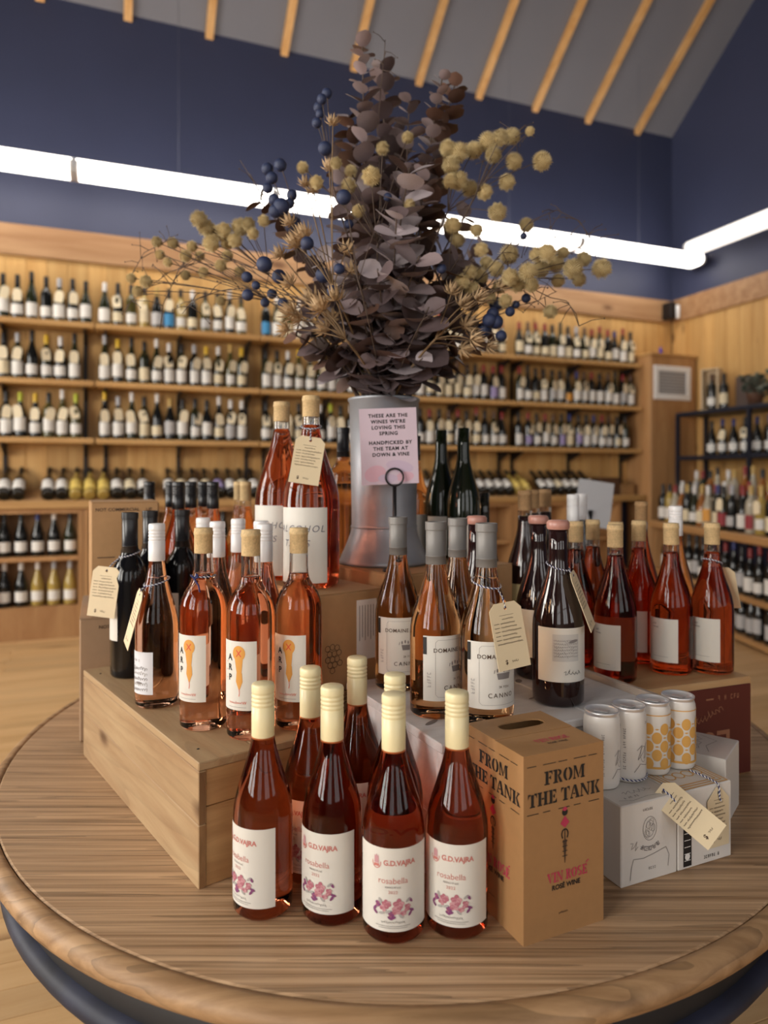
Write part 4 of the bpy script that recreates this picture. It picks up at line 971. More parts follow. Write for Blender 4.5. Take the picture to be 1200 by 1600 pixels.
# wax-topped dark bottles on the grey crate
P_WX = scaled(BURG, 0.290, 0.0415)
def sketch():
    p = Print(); p.rect(-0.022, 0.075, 0.022, 0.118, 2)
    for k in range(6): p.script(-0.020, 0.108-0.005*k, 0.040, 0.004, 0.0007, 1, 60+k)
    p.ell(0.012, 0.107, 0.008, 0.0025, 1, 0.2); p.script(-0.004, 0.057, 0.030, 0.008, 0.0007, 0, 71)
    return p
SI = [M_ink, M_greyink, plain('label_grey_wash', (0.52, 0.50, 0.47), 0.6)]
wx = ('wax', M_wax, 0.2825, 0.2985)
G_olive = glass('olive_glass', (0.34, 0.27, 0.12), 1.4)
o = bottle('dark olive bottle with pink wax top, sketch label and cream tag', foot(872, 1108, TZ+GH, 0.0415), math.radians(4), 'wx', P_WX, G_dkred, None, wx, (66, 0.042, 0.128), ('sketch', sketch, SI), 'wax-topped bottles')
hang_tag(o, P_WX, 0.222, 52, 0.014, 66, 20, -4, 37, 0.056, 0.096, 0.007)
bottle('dark wax-topped bottle behind the sketch-label one', fg(0.336, 0.215, GH), 0.1, 'wx', P_WX, G_dkred, None, wx, (66, 0.042, 0.128), None, 'wax-topped bottles')
bottle('dark wax-topped bottle behind the tagged salmon rose', fg(0.226, 0.255, GH), 0.1, 'wx', P_WX, G_dkred, None, wx, (66, 0.042, 0.128), None, 'wax-topped bottles')

# tall dark bottles on the right rear carton
P_TD = scaled(BURG, 0.335, 0.0425)
for x, y, l, ct in ((0.836, 0.150, 'tall dark bottle with fat cork and yellow label behind the wax tops', M_corkd), (0.950, 0.225, 'tall dark bottle with fat cork in the middle of the rear carton', M_corkd), (1.040, 0.262, 'tall dark bottle with fat cork at the far side of the rear carton', M_corkd)):
    bottle(l, fa(x, y, 0.2), -0.1, 'td', P_TD, G_dkred, 0.285, ('cork', ct, 0.297, 0.342), (60, 0.07, 0.135), None, 'tall dark corked bottles', labmat=plain('straw_label', (0.55, 0.45, 0.22), 0.6))
bottle('tall slim dark green bottle with bare neck on the rear carton', fa(0.862, 0.305, 0.2), 0, 'tg', scaled(BURG, 0.335, 0.038), G_green, None, None, (60, 0.07, 0.135), None)
for x, y in ((0.985, 0.132), (1.065, 0.170)):
    bottle('dark bottle with tall white cap on the right rear carton', fa(x, y, 0.2), 0, 'tw', scaled(BURG, 0.325, 0.0375), G_dkred, None, ('screw', M_whitecap, 0.268, 0.332), (60, 0.07, 0.135), None, 'white-capped dark bottles', labmat=MATS['straw_label'])

# dark champagne-style bottles and amber bottle on the vase carton
P_CH = scaled(BURG, 0.300, 0.038)
def wave():
    p = Print(); p.script(0.004, 0.06, 0.024, 0.03, 0.0012, 0, 81); return p
for x, y, l in ((0.726, 0.235, 'dark green bottle with bare lip and white label right of the vase'), (0.730, 0.315, 'dark green bottle with bare lip between the vase and its twin')):
    bottle(l, fa(x, y, 0.3836), 0.15, 'ch', P_CH, plain('bottle_green_glass', (0.007, 0.012, 0.005), 0.05, spec=0.5), None, None, (68, 0.008, 0.098), ('wave', wave, [M_ink]), 'dark green bottles by the vase')
bottle('amber bottle with long black foil standing just left of the vase', fa(0.540, 0.447, 0.3836), 0.2, 'am', scaled(BORD, 0.30, 0.036), G_amber, None, ('foil', M_blackcap, 0.236, 0.305), None, None)

bottle('salmon rose bottle with white label half hidden behind the vase', fa(0.713, 0.393, 0.3836), 0.1, 'sv', scaled(BURG, 0.285, 0.037), G_salmon, None, ('foil', M_blackcap, 0.23, 0.29), (68, 0.01, 0.10), None)
# brick roses on the oxblood case
P_RR = scaled(BURG, 0.290, 0.0398)
def small():
    p = Print(); p.marks(-0.014, 0.099, 0.012, 0.0034, 0, 15); p.script(-0.020, 0.093, 0.013, 0.003, 0.0007, 0, 16); p.rect(-0.018, 0.036, 0.012, 0.0365, 1)
    return p
rc_ = ('cork', M_cork, 0.252, 0.2945)
rr = [(0.0394, 0.079, 'brick rose bottle with cork stopper nearest the grey crate'), (0.1800, 0.084, 'brick rose bottle with cork stopper in the middle of the oxblood case'), (0.2590, 0.058, 'brick rose bottle with cork stopper and a tag behind its shoulder'),
      (0.1000, 0.152, None), (0.0385, 0.200, None), (0.1100, 0.238, None), (0.1800, 0.176, None)]
for x, y, l in rr:
    o = bottle(l or 'brick rose bottle with cork stopper in the back rows on the oxblood case', fr(x, y, RH), math.radians(-48 if l else -40), 'rr', P_RR, G_right, 0.238, rc_, (44, 0.026, 0.110), ('small', small, [M_ink, M_greyink]), 'brick roses on the oxblood case')
    if x == 0.2590: hang_tag(o, P_RR, 0.218, 118, 0.02, 140, 20, 4, 41, 0.05, 0.09, 0.006)
bottle('brick rose bottle with dark cork rising above the others', fr(0.2400, 0.238, RH), 0, 'rt', scaled(BURG, 0.325, 0.037), G_right, 0.27, ('cork', M_corkd, 0.288, 0.332), None, None)
bottle('amber rose bottle with tall white cap behind the brick roses', fr(0.2605, 0.157, RH), 0, 'rw', scaled(BURG, 0.318, 0.037), G_amber, None, ('screw', M_whitecap, 0.262, 0.325), None, None)

# ------------------------------------------------------------------ vase, sign
VB = fa(0.5538, 0.3061, 0.3836); VH = 0.361
vs = thing('flower_vase', 'tall galvanized steel flower bucket with flared foot', 'vase', VB)
part('vase_body', MB().lathe([(0, 0.003), (0.092, 0.0), (0.098, 0.002), (0.099, 0.006), (0.097, 0.010), (0.088, 0.030), (0.079, 0.052), (0.0735, 0.068), (0.0715, 0.080), (0.0715, 0.12), (0.0735, 0.22), (0.0765, VH-0.008), (0.0790, VH-0.006), (0.0795, VH-0.001), (0.0775, VH), (0.0755, VH-0.006), (0.0715, 0.22), (0.0695, 0.12), (0.0690, 0.09), (0, 0.085)], 56), M_galv, vs)
part('seam_band', MB().lathe([(0.0718, 0.078), (0.0735, 0.081), (0.0718, 0.084)], 48), M_galv, vs)
SP = fa(0.486, 0.182, 0.3836)
sg = thing('sign_holder', 'black iron card stand with a ring clip holding a lilac card', 'sign', SP)
part('base_disc', MB().lathe([(0, 0), (0.024, 0), (0.024, 0.003), (0.020, 0.005), (0, 0.006)], 24), M_iron, sg)
part('rod', MB().tube([(0, 0, 0.005), (0, 0, 0.172)], 0.0042, 8), M_iron, sg)
part('ring_clip', MB().tube([(0.0175*math.sin(t), -0.004, 0.188+0.0175*math.cos(t)) for t in [2*math.pi*i/24+math.pi for i in range(25)]], 0.0020, 7, cap=False), M_iron, sg)
cd = part('card', MB().box((-0.0575, -0.0005, 0), (0.0575, 0.0005, 0.152)), M_signp, sg, (-0.008, 0.0006, 0.174), (math.radians(2), math.radians(-2.5), math.radians(6)))
p = Print()
for k, s in enumerate(['THESE ARE THE', "WINES WE'RE", 'LOVING THIS', 'SPRING']): p.text(s, 0.0, 0.137-0.0118*k, 0.0098, 0, bold=0.035, space=1.18)
for k, s in enumerate(['HANDPICKED BY', 'THE TEAM AT', 'DOWN & VINE']): p.text(s, 0.003, 0.083-0.0118*k, 0.0098, 0, bold=0.035, space=1.18)
part('lettering', p.flat(0.0009), M_ink, cd)
p = Print(); p.ell(-0.03, 0.022, 0.022, 0.016, 0, 0.3); p.ell(0.02, 0.035, 0.028, 0.012, 1, -0.2); p.ell(0.03, 0.014, 0.018, 0.010, 0, 0.1); p.ell(-0.005, 0.012, 0.02, 0.009, 1)
part('watercolour_wash', p.flat(0.0007), [M_signq, plain('mauve_wash', (0.56, 0.44, 0.56), 0.6)], cd)

# ------------------------------------------------------------------ dried bouquet
VT = VB+Vector((0, 0, VH)); VD = VB.y
M_leafs = [plain('mauve_leaf', (0.26, 0.20, 0.205), 0.5, var=0.15, vscale=40, rnd=0.35), plain('brown_leaf', (0.11, 0.057, 0.040), 0.5, var=0.2, vscale=40, rnd=0.4),
           plain('grey_leaf', (0.38, 0.325, 0.34), 0.5, var=0.12, vscale=40, rnd=0.25), plain('dark_leaf', (0.125, 0.088, 0.090), 0.5, var=0.15, vscale=40, rnd=0.35)]
M_twig = plain('brown_twig', (0.085, 0.055, 0.040), 0.7); M_stemt = plain('tan_stem', (0.20, 0.125, 0.062), 0.7, var=0.2, vscale=50)
M_ball = plain('straw_button', (0.50, 0.395, 0.205), 0.85, var=0.2, vscale=160, rnd=0.18); M_berry = plain('navy_berry', (0.018, 0.030, 0.085), 0.45, var=0.3, vscale=90, bump=0.3)
M_bract = plain('tan_bract', (0.44, 0.30, 0.165), 0.75, var=0.2, vscale=60, rnd=0.25)
def leafmesh(mat, k):
    rr = random.Random(k); b = MB(); n = 14; cup = 0.22+0.2*rr.random(); rows = []
    for s in (0.0, 0.55, 1.0):
        if s == 0: b.v.append((0.5, 0, 0)); continue
        for i in range(n):
            a = 2*math.pi*i/n; rx = 0.5*s*(1+0.05*math.cos(a)); x = 0.5+rx*math.cos(a)*-1; y = 0.52*s*math.sin(a)*(1+0.05*rr.random())
            if abs(math.cos(a)+1) < 1e-6: x += 0.06*s
            b.v.append((x, y, cup*(y*y)*1.2+0.25*(x-0.2)**2*cup-0.02*s))
    for i in range(n):
        j = (i+1) % n; b.face((0, 1+j, 1+i), 0, True); b.face((1+i, 1+j, 1+n+j, 1+n+i), 0, True)
    return b.mesh('leaf', mat)
LEAF = [[leafmesh(m, 3*i+k) for k in range(3)] for i, m in enumerate(M_leafs)]
def bez(a, b, c, n): return [a*(1-t)**2+b*2*t*(1-t)+c*t*t for t in [i/n for i in range(n+1)]]
def stem_pts(tip, n=16, bow=0.35, lift=0.55):
    v = tip-VT; h = Vector((v.x, v.y, 0)); d = h.normalized() if h.length > 1e-3 else Vector((0, 0, 0))
    ang = U(0, 6.28)
    m = VT+d*min(0.056, 0.02+0.10*h.length)+Vector((0.012*math.cos(ang), 0.012*math.sin(ang), -0.01))
    base = VB+Vector((-d.x*0.03+0.02*math.cos(ang), -d.y*0.03+0.02*math.sin(ang), 0.095))
    ctrl = m+Vector((h.x*bow, h.y*bow, v.z*lift))
    return [base, base.lerp(m, 0.5)]+bez(m, ctrl, tip, n)
def tipd(px, py, d): return at_d(px, py, d-0.15)
def euca(label, tip, mi, size, nodes, start=0.3, pair=2, bow=0.2, lift=0.6, group='eucalyptus in the vase'):
    pts = stem_pts(tip, 20, bow, lift); o = thing('eucalyptus_branch', label, 'dried branch', pts[0], 0, group)
    loc = [p-pts[0] for p in pts]; n = len(loc)
    part('stem', MB().tube(loc, [0.0034*(1-0.6*i/n) for i in range(n)], 6), M_twig, o)
    ph = U(0, 3)
    for k in range(nodes):
        t = start+(1-start)*(k+0.5)/nodes; f = 2+t*(n-3); i = min(int(f), n-2); p = loc[i].lerp(loc[i+1], f-i); d = (loc[i+1]-loc[i]).normalized()
        u = d.orthogonal().normalized(); q = Quaternion(d, ph+k*1.35+U(-.3, .3)); u = q @ u
        sz = 1.32*size*(1-0.45*max(0, t-0.55)/0.45)*U(0.8, 1.15)
        for s in range(pair):
            uu = Quaternion(d, 2*math.pi*s/pair+U(-.25, .25)) @ u
            ax = (uu+d*U(0.15, 0.75)+Vector((0, 0, U(-0.15, 0.1)))).normalized()
            nz = (d-ax*d.dot(ax)+Vector((U(-.3, .3), U(-.45, .1), U(-.2, .3)))).normalized(); y = nz.cross(ax).normalized(); nz = ax.cross(y)
            M = Matrix((ax, y, nz)).transposed()
            mm = mi if R() < 0.75 else random.choice((0, 1, 2, 3))
            l = link('leaf', LEAF[mm][k % 3], o, p, M.to_euler()); l.scale = (sz, sz*U(0.85, 1.05), sz)
    return o
EU = [(566, 66, 1.66, 0, .043, 22, .35, 'tallest mauve eucalyptus branch reaching the ceiling strips'), (600, 95, 1.78, 3, .045, 20, .35, 'dark eucalyptus branch beside the tallest one'), (712, 128, 1.72, 1, .046, 19, .45, 'upright eucalyptus branch tipped with brown leaves'),
      (692, 118, 1.64, 0, .036, 18, .5, 'slim mauve eucalyptus branch beside the brown-tipped one'), (640, 262, 1.52, 2, .062, 9, .45, 'eucalyptus branch ending in a rose-like whorl of grey leaves'), (620, 330, 1.50, 2, .058, 9, .3, 'pale grey eucalyptus branch just below the rose-like whorl'), (655, 400, 1.50, 0, .060, 9, .2, 'mauve eucalyptus branch leaning over the vase front'),
      (590, 420, 1.52, 3, .058, 9, .1, 'dark plum eucalyptus branch in the heart of the bouquet'), (610, 520, 1.56, 0, .060, 6, .05, 'short mauve eucalyptus branch drooping over the lilac card'), (530, 330, 1.56, 0, .052, 9, .35, 'mauve eucalyptus branch beside the berries crossing the tube light'), (500, 400, 1.55, 2, .050, 8, .3, 'pale grey eucalyptus branch among the star flowers'), (470, 470, 1.58, 3, .056, 8, .25, 'dark plum branch spreading over the low star flowers'), (455, 520, 1.62, 1, .050, 8, .3, 'brown eucalyptus branch hanging over the middle wine shelf'),
      (545, 180, 1.70, 1, .046, 18, .4, 'brown eucalyptus branch beside the high berry chain'), (720, 400, 1.56, 3, .058, 9, .25, 'dark plum branch under the clustered button flowers'), (760, 440, 1.60, 3, .052, 9, .25, 'dark plum branch among the low button flowers'), (730, 330, 1.70, 1, .050, 9, .35, 'brown eucalyptus branch rising behind the clustered button flowers'), (770, 520, 1.64, 1, .048, 8, .25, 'brown branch hanging over the shelves beside the low berries'), (400, 310, 1.66, 1, .044, 6, .7, 'eucalyptus branch with a few brown leaves beside the blue berries'),
      (670, 480, 1.52, 3, .060, 7, .1, 'short dark branch spreading above the vase rim'), (560, 480, 1.55, 3, .056, 7, .1, 'short dark branch between the tan stalk and the vase'), (620, 200, 1.86, 3, .046, 13, .35, 'dark branch at the back rising under the ceiling strips'), (690, 260, 1.88, 3, .050, 11, .3, 'dark branch at the back behind the rose-like whorl'), (560, 300, 1.88, 3, .050, 11, .3, 'dark branch at the back behind the berries'), (520, 230, 1.84, 0, .044, 12, .35, 'mauve branch at the back below the high berry chain'), (760, 380, 1.90, 3, .05, 9, .3, 'dark branch at the back behind the low button flowers'), (470, 400, 1.88, 3, .05, 9, .3, 'dark branch at the back over the top wine shelf'),
      (640, 150, 1.72, 0, .042, 12, .45, 'mauve branch standing between the two tallest tips'), (585, 560, 1.58, 3, .05, 5, .1, 'stubby dark branch at the vase mouth near the magnums'), (660, 560, 1.56, 3, .05, 5, .1, 'stubby dark branch at the vase mouth near the green bottles')]
gen = ['dusky mauve eucalyptus branch massed in the galvanized vase', 'brown-leaved eucalyptus branch massed in the galvanized vase', 'pale grey eucalyptus branch massed in the galvanized vase', 'dark plum eucalyptus branch massed in the galvanized vase']
for px, py, d, mi, sz, nn, st, l in EU: euca(l or gen[mi], tipd(px, py, d), mi, sz, nn, st)

def ballmesh():
    b = MB(); n = 300; ga = math.pi*(3-math.sqrt(5))
    b.lathe([(0, -0.36), (0.22, -0.28), (0.34, -0.12), (0.36, 0.05), (0.29, 0.22), (0.16, 0.32), (0, 0.36)], 10)
    for i in range(n):
        z = 1-2*(i+0.5)/n; r = math.sqrt(1-z*z); a = ga*i; d = Vector((r*math.cos(a), r*math.sin(a), z)); u = d.orthogonal().normalized()*0.034; v = d.cross(u)
        k = len(b.v); t = (d+u*0.8*math.sin(i*3.1)).normalized()*(0.52+0.05*math.sin(i*7.7)); c = d*0.31
        b.v += [tuple(c+u*1.0), tuple(c-u*0.5+v*0.87), tuple(c-u*0.5-v*0.87), tuple(t)]
        for f in ((0, 1, 3), (1, 2, 3), (2, 0, 3)): b.face([k+j for j in f])
    return b.mesh('button_flower', M_ball)
BALL = ballmesh()
BERRY = MB().lathe([(0, -0.5), (0.19, -0.46), (0.35, -0.36), (0.46, -0.19), (0.5, 0), (0.46, 0.19), (0.35, 0.36), (0.19, 0.46), (0.06, 0.49), (0, 0.46)], 14).mesh('berry', M_berry)
def starmesh():
    b = MB(); rr = random.Random(9)
    for ringn, tilt, L in ((7, 0.35, 0.9), (8, 0.8, 1.0), (7, 1.25, 0.85)):
        for i in range(ringn):
            a = 2*math.pi*i/ringn+tilt+rr.random()*0.3; d = Vector((math.cos(a)*math.sin(tilt), math.sin(a)*math.sin(tilt), math.cos(tilt))); s = Vector((-math.sin(a), math.cos(a), 0)); nn = d.cross(s)
            k = len(b.v); b.v += [tuple(s*0.05), tuple(-s*0.05), tuple(d*L*0.5+s*0.11-nn*0.03), tuple(d*L*0.5-s*0.11-nn*0.03), tuple(d*L+nn*0.12), tuple(d*L*0.5-nn*0.08)]
            for f in ((0, 2, 5, 1), (1, 5, 3), (2, 4, 5), (5, 4, 3)): b.face([k+j for j in f])
    return b.mesh('star_flower', M_bract)
STAR = starmesh()
def spray(name, label, cat, heads, hub, mesh, hname, sz, stemmat, group, d, dj, sr=0.0016):
    """one stem to a hub, side stalks to the heads; heads as picture points with depth d"""
    d -= 0.15; hp = at_d(hub[0], hub[1], d); pts = stem_pts(hp, 14, 0.25, 0.6); o = thing(name, label, cat, pts[0], 0, group); b = MB()
    loc = [p-pts[0] for p in pts]; b.tube(loc, [sr*1.6*(1-0.4*i/len(loc)) for i in range(len(loc))], 5)
    tails = loc[-6:]
    H = []
    for h in heads:
        px, py = h[0], h[1]; q = at_d(px, py, d+U(-dj, dj))-pts[0]; s = 0.93*sz*(h[2] if len(h) > 2 else U(0.85, 1.1))
        a = min(tails, key=lambda t_: (t_-q).length); mid = a.lerp(q, 0.5)+Vector((U(-.006, .006), U(-.006, .006), 0.012))
        b.tube([a]+[x for x in bez(a, mid, q, 5)][1:], sr*0.6, 4); H.append((q, s, (q-a)))
    part('stalk', b, stemmat, o)
    for q, s, dv in H:
        l = link(hname, mesh, o, q, dv.to_track_quat('Z', 'Y').to_euler() if dv.length > 1e-4 else (0, 0, 0)); l.scale = (s, s, s)
    return o
BT = 'straw-yellow button flower spray '
spray('button_flower_spray', BT+'reaching furthest up and right', 'dried flower', [(847, 252, 1.05), (803, 252), (800, 213), (782, 215), (762, 222), (771, 242), (828, 205, .5)], (745, 300), BALL, 'button_flower', 0.043, M_twig, 'button flowers', 1.58, 0.05)
spray('button_flower_spray', BT+'clustered beside the brown-tipped eucalyptus', 'dried flower', [(718, 238), (740, 235), (700, 232), (705, 258), (704, 283), (717, 282), (734, 295), (757, 300), (792, 285), (777, 332)], (700, 330), BALL, 'button_flower', 0.042, M_twig, 'button flowers', 1.60, 0.04)
spray('button_flower_spray', BT+'arching out right in front of the tube light', 'dried flower', [(940, 420, 1.1), (912, 405), (895, 420), (855, 395), (845, 420), (868, 412), (822, 352), (795, 398), (860, 487, .8), (872, 438, .8), (905, 437, .8), (825, 425), (838, 398, .8), (880, 395, .7)], (790, 440), BALL, 'button_flower', 0.042, M_twig, 'button flowers', 1.56, 0.06)
spray('button_flower_spray', BT+'low on the right among plum leaves', 'dried flower', [(750, 432), (738, 452), (797, 433), (752, 390, .8), (760, 410, .8), (808, 444), (830, 445), (708, 352), (745, 360, .8), (715, 375), (790, 470, .8), (780, 448), (765, 465, .8), (722, 440, .9), (735, 425, .8), (775, 420)], (700, 480), BALL, 'button_flower', 0.040, M_twig, 'button flowers', 1.57, 0.05)
spray('button_flower_spray', BT+'clustered where the pale shelf light shows left', 'dried flower', [(311, 343, 1.0), (322, 356), (338, 365), (375, 355), (367, 375), (388, 350, .8), (395, 365, .7), (330, 380), (355, 380, .8), (350, 360, .9), (300, 385, .7), (412, 345, .7)], (420, 430), BALL, 'button_flower', 0.040, M_twig, 'button flowers', 1.62, 0.07)
spray('button_flower_spray', BT+'drooping low on the left over the wine shelves', 'dried flower', [(270, 380, .8), (245, 378, .7), (290, 400, .8), (312, 400, .7), (205, 435, .7), (228, 440, .8), (262, 410, .6), (345, 415, .8), (290, 430, .7), (345, 470, .7), (355, 400, .8), (215, 455, .7), (250, 398, .7), (318, 425, .7), (375, 425, .8)], (420, 470), BALL, 'button_flower', 0.038, M_twig, 'button flowers', 1.66, 0.08)
spray('button_flower_spray', BT+'scattered through the middle of the bouquet', 'dried flower', [(637, 215, .75), (473, 262, .75), (495, 285, .8), (545, 290), (580, 275), (598, 232, .8), (548, 268, .8), (525, 255, .7), (560, 330, .8), (640, 320, .7)], (590, 380), BALL, 'button_flower', 0.038, M_twig, 'button flowers', 1.55, 0.06)
BR = 'spray of navy blue berries '
spray('berry_spray', BR+'in a chain high on the left of the bouquet', 'dried berries', [(511, 146), (503, 155), (498, 168), (495, 192), (508, 232, 1.3), (500, 178, .8)], (520, 290), BERRY, 'berry', 0.024, M_twig, 'berry sprays', 1.60, 0.03)
spray('berry_spray', BR+'crowded in front of the tube light', 'dried berries', [(438, 258, 1.1), (418, 264), (425, 278), (418, 294), (428, 312), (440, 323, 1.4), (456, 305), (458, 352, 1.5), (430, 330), (452, 318)], (480, 400), BERRY, 'berry', 0.026, M_twig, 'berry sprays', 1.58, 0.04)
spray('berry_spray', BR+'hanging over the top wine shelf on the left', 'dried berries', [(413, 413, 1.4), (386, 433), (400, 446, .8), (387, 461), (425, 459), (414, 473), (442, 473), (436, 432, 1.3)], (490, 480), BERRY, 'berry', 0.024, M_twig, 'berry sprays', 1.56, 0.04)
spray('berry_spray', BR+'low on the right against the wine shelves', 'dried berries', [(775, 475, 1.2), (797, 487, .8), (806, 476, .7), (822, 466, .8), (757, 515, 1.3), (775, 503, 1.2), (783, 525), (770, 490), (765, 500, 1.2), (818, 369, .6)], (720, 520), BERRY, 'berry', 0.026, M_twig, 'berry sprays', 1.58, 0.05)
spray('berry_spray', BR+'buried in the middle of the eucalyptus', 'dried berries', [(537, 308, 1.2), (606, 308, .7), (505, 430, 1.3), (530, 420), (480, 380), (545, 350, .8), (520, 455), (690, 420, .8)], (560, 440), BERRY, 'berry', 0.026, M_twig, 'berry sprays', 1.52, 0.04)
BS = 'tan dried star flower spray '
spray('star_flower_spray', BS+'left of the pale eucalyptus', 'dried flower', [(465, 385, 1.1), (478, 372), (520, 195, .7), (515, 265, .8), (490, 300, .8), (478, 290, .7), (455, 350, .8), (540, 395), (548, 425, .9)], (520, 450), STAR, 'star_flower', 0.036, M_stemt, 'star flowers', 1.52, 0.05, 0.0022)
spray('star_flower_spray', BS+'low on the left over the shelves', 'dried flower', [(460, 490, 1.1), (470, 500), (505, 485, 1.2), (525, 470, 1.1), (490, 470, 1.1), (450, 515, .8), (455, 445, .9), (520, 500), (510, 515, .9), (440, 400, .8)], (540, 530), STAR, 'star_flower', 0.038, M_stemt, 'star flowers', 1.52, 0.05, 0.0022)
spray('star_flower_spray', BS+'low on the right over the shelves', 'dried flower', [(720, 480), (745, 470, .9), (725, 510, 1.1), (735, 530, 1.0), (705, 460), (760, 540, .8), (720, 545, .9), (780, 450, .8)], (680, 530), STAR, 'star_flower', 0.038, M_stemt, 'star flowers', 1.54, 0.05, 0.0022)
def twig(label, pts, d0, d1, side=10, seed=1):
    d0 -= 0.15; d1 -= 0.15; rr = random.Random(seed); e = stem_pts(at_d(pts[0][0], pts[0][1], d0), 10, 0.25, 0.55); n = len(pts)
    run = e+[at_d(px, py, d0+(d1-d0)*i/(n-1)) for i, (px, py) in enumerate(pts)][1:]
    o = thing('bare_twig', label, 'dried branch', e[0], 0, 'bare twigs'); b = MB(); loc = [p-e[0] for p in run]
    b.tube(loc, [0.0019*(1-0.65*i/len(loc)) for i in range(len(loc))], 5)
    for k in range(side):
        i = rr.randrange(len(e), len(loc)) if len(loc) > len(e) else len(loc)-1; p = loc[i].lerp(loc[i-1], rr.random()); L = rr.uniform(0.02, 0.06)
        q = p+Vector((rr.uniform(-1, 1), rr.uniform(-.6, .6), rr.uniform(-.8, .8))).normalized()*L
        b.tube([p, p.lerp(q, 0.5)+Vector((0, 0, 0.004)), q], [0.0010, 0.0008, 0.0005], 4)
        b.lathe([(0, -0.002), (0.0017, 0), (0, 0.003)], 5, c=tuple(q))
    part('stem', b, M_twig, o); return o
twig('bare brown twig arching left over the wine shelves', [(430, 430), (370, 410), (320, 395), (280, 420), (255, 475), (250, 515)], 1.6, 1.7, 12, 1)
twig('bare brown twig stretching far left past the button flowers', [(420, 440), (330, 385), (270, 372), (225, 395), (200, 440)], 1.62, 1.75, 14, 2)
twig('bare twig bending down over the right wine shelf', [(780, 430), (820, 445), (860, 465), (885, 470), (900, 490), (905, 510)], 1.56, 1.6, 8, 3)
twig('pale twig looping in front of the right tube light', [(780, 400), (830, 345), (870, 328), (905, 345), (925, 375), (932, 405)], 1.56, 1.6, 14, 4)
twig('fine twig rising above the upper button flowers', [(730, 330), (770, 260), (800, 215), (820, 195), (835, 215)], 1.62, 1.6, 12, 5)
twig('fine twig reaching up left of the bouquet', [(470, 400), (430, 330), (400, 290), (375, 250)], 1.6, 1.66, 10, 6)
twig('fine grey twig spreading over the right button flowers', [(760, 420), (800, 385), (840, 370), (880, 372), (915, 395)], 1.62, 1.66, 18, 11)
twig('fine grey twig fanning out among the low left button flowers', [(420, 450), (360, 420), (310, 410), (265, 425), (225, 455), (205, 470)], 1.66, 1.74, 18, 12)
twig('fine grey twig crossing below the arching left twig', [(430, 460), (380, 450), (340, 455), (300, 470), (285, 490)], 1.58, 1.62, 10, 13)
twig('fine twig poking out beside the low right berries', [(760, 470), (800, 480), (840, 470), (870, 455)], 1.6, 1.62, 10, 14)
twig('fine twig standing above the tallest eucalyptus', [(590, 200), (596, 130), (600, 90), (602, 62)], 1.66, 1.66, 6, 15)
twig('thick tan stalk rising at the right of the eucalyptus', [(660, 500), (690, 480), (730, 462), (770, 455)], 1.5, 1.52, 4, 7)
twig('thick tan stalk rising at the left of the eucalyptus', [(575, 500), (560, 440), (548, 400), (540, 380)], 1.48, 1.48, 4, 8)

# ------------------------------------------------------------------ bottles of the back wall
GL = {'black': plain('shelf_black_glass', (0.007, 0.008, 0.008), 0.10, spec=0.6), 'green': plain('shelf_green_glass', (0.016, 0.020, 0.008), 0.10, spec=0.6), 'straw': plain('shelf_straw_glass', (0.40, 0.28, 0.07), 0.10, spec=0.6),
      'olive': plain('shelf_olive_glass', (0.07, 0.06, 0.015), 0.10, spec=0.6), 'clear': plain('shelf_pale_glass', (0.42, 0.38, 0.30), 0.1, spec=0.6), 'amber': plain('shelf_amber_glass', (0.28, 0.10, 0.02), 0.1, spec=0.6)}
CAPC = {'black': (0.012, 0.011, 0.012), 'white': (0.72, 0.70, 0.68), 'red': (0.24, 0.018, 0.018), 'yellow': (0.66, 0.42, 0.03), 'gold': (0.50, 0.33, 0.10), 'blue': (0.02, 0.03, 0.16), 'silver': (0.40, 0.40, 0.42), 'lime': (0.42, 0.46, 0.03), 'brown': (0.10, 0.05, 0.03)}
LABC = {'white': (0.78, 0.76, 0.72), 'cream': (0.74, 0.64, 0.44), 'yellow': (0.74, 0.55, 0.14), 'blue': (0.05, 0.26, 0.52), 'orange': (0.72, 0.34, 0.06), 'red': (0.30, 0.03, 0.04), 'lilac': (0.34, 0.28, 0.52), 'grey': (0.48, 0.47, 0.47)}
CAPM = {k: plain('shelf_capsule_'+k, c, 0.4) for k, c in CAPC.items()}; LABM = {k: plain('shelf_label_'+k, c, 0.6) for k, c in LABC.items()}
M_stag = plain('shelf_tag_cream', (0.82, 0.71, 0.50), 0.65)
SH = {'burg': scaled(BURG, 0.298, 0.0395), 'bord': scaled(BORD, 0.304, 0.0372), 'tall': scaled(BURG, 0.328, 0.0375)}
LZ = {0: (0.03, 0.118), 1: (0.035, 0.10), 2: (0.045, 0.135)}
def stagmesh():
    b = MB(); o = [(-0.022, 0), (0.022, 0), (0.027, 0.008), (0.028, 0.05), (0.024, 0.072), (0.012, 0.084), (-0.012, 0.084), (-0.024, 0.072), (-0.028, 0.05), (-0.027, 0.008)]
    return b.prism([(x, -0.0006, z) for x, z in o], (0, 0.0012, 0)).mesh('price_tag', M_stag)
STAG = stagmesh()
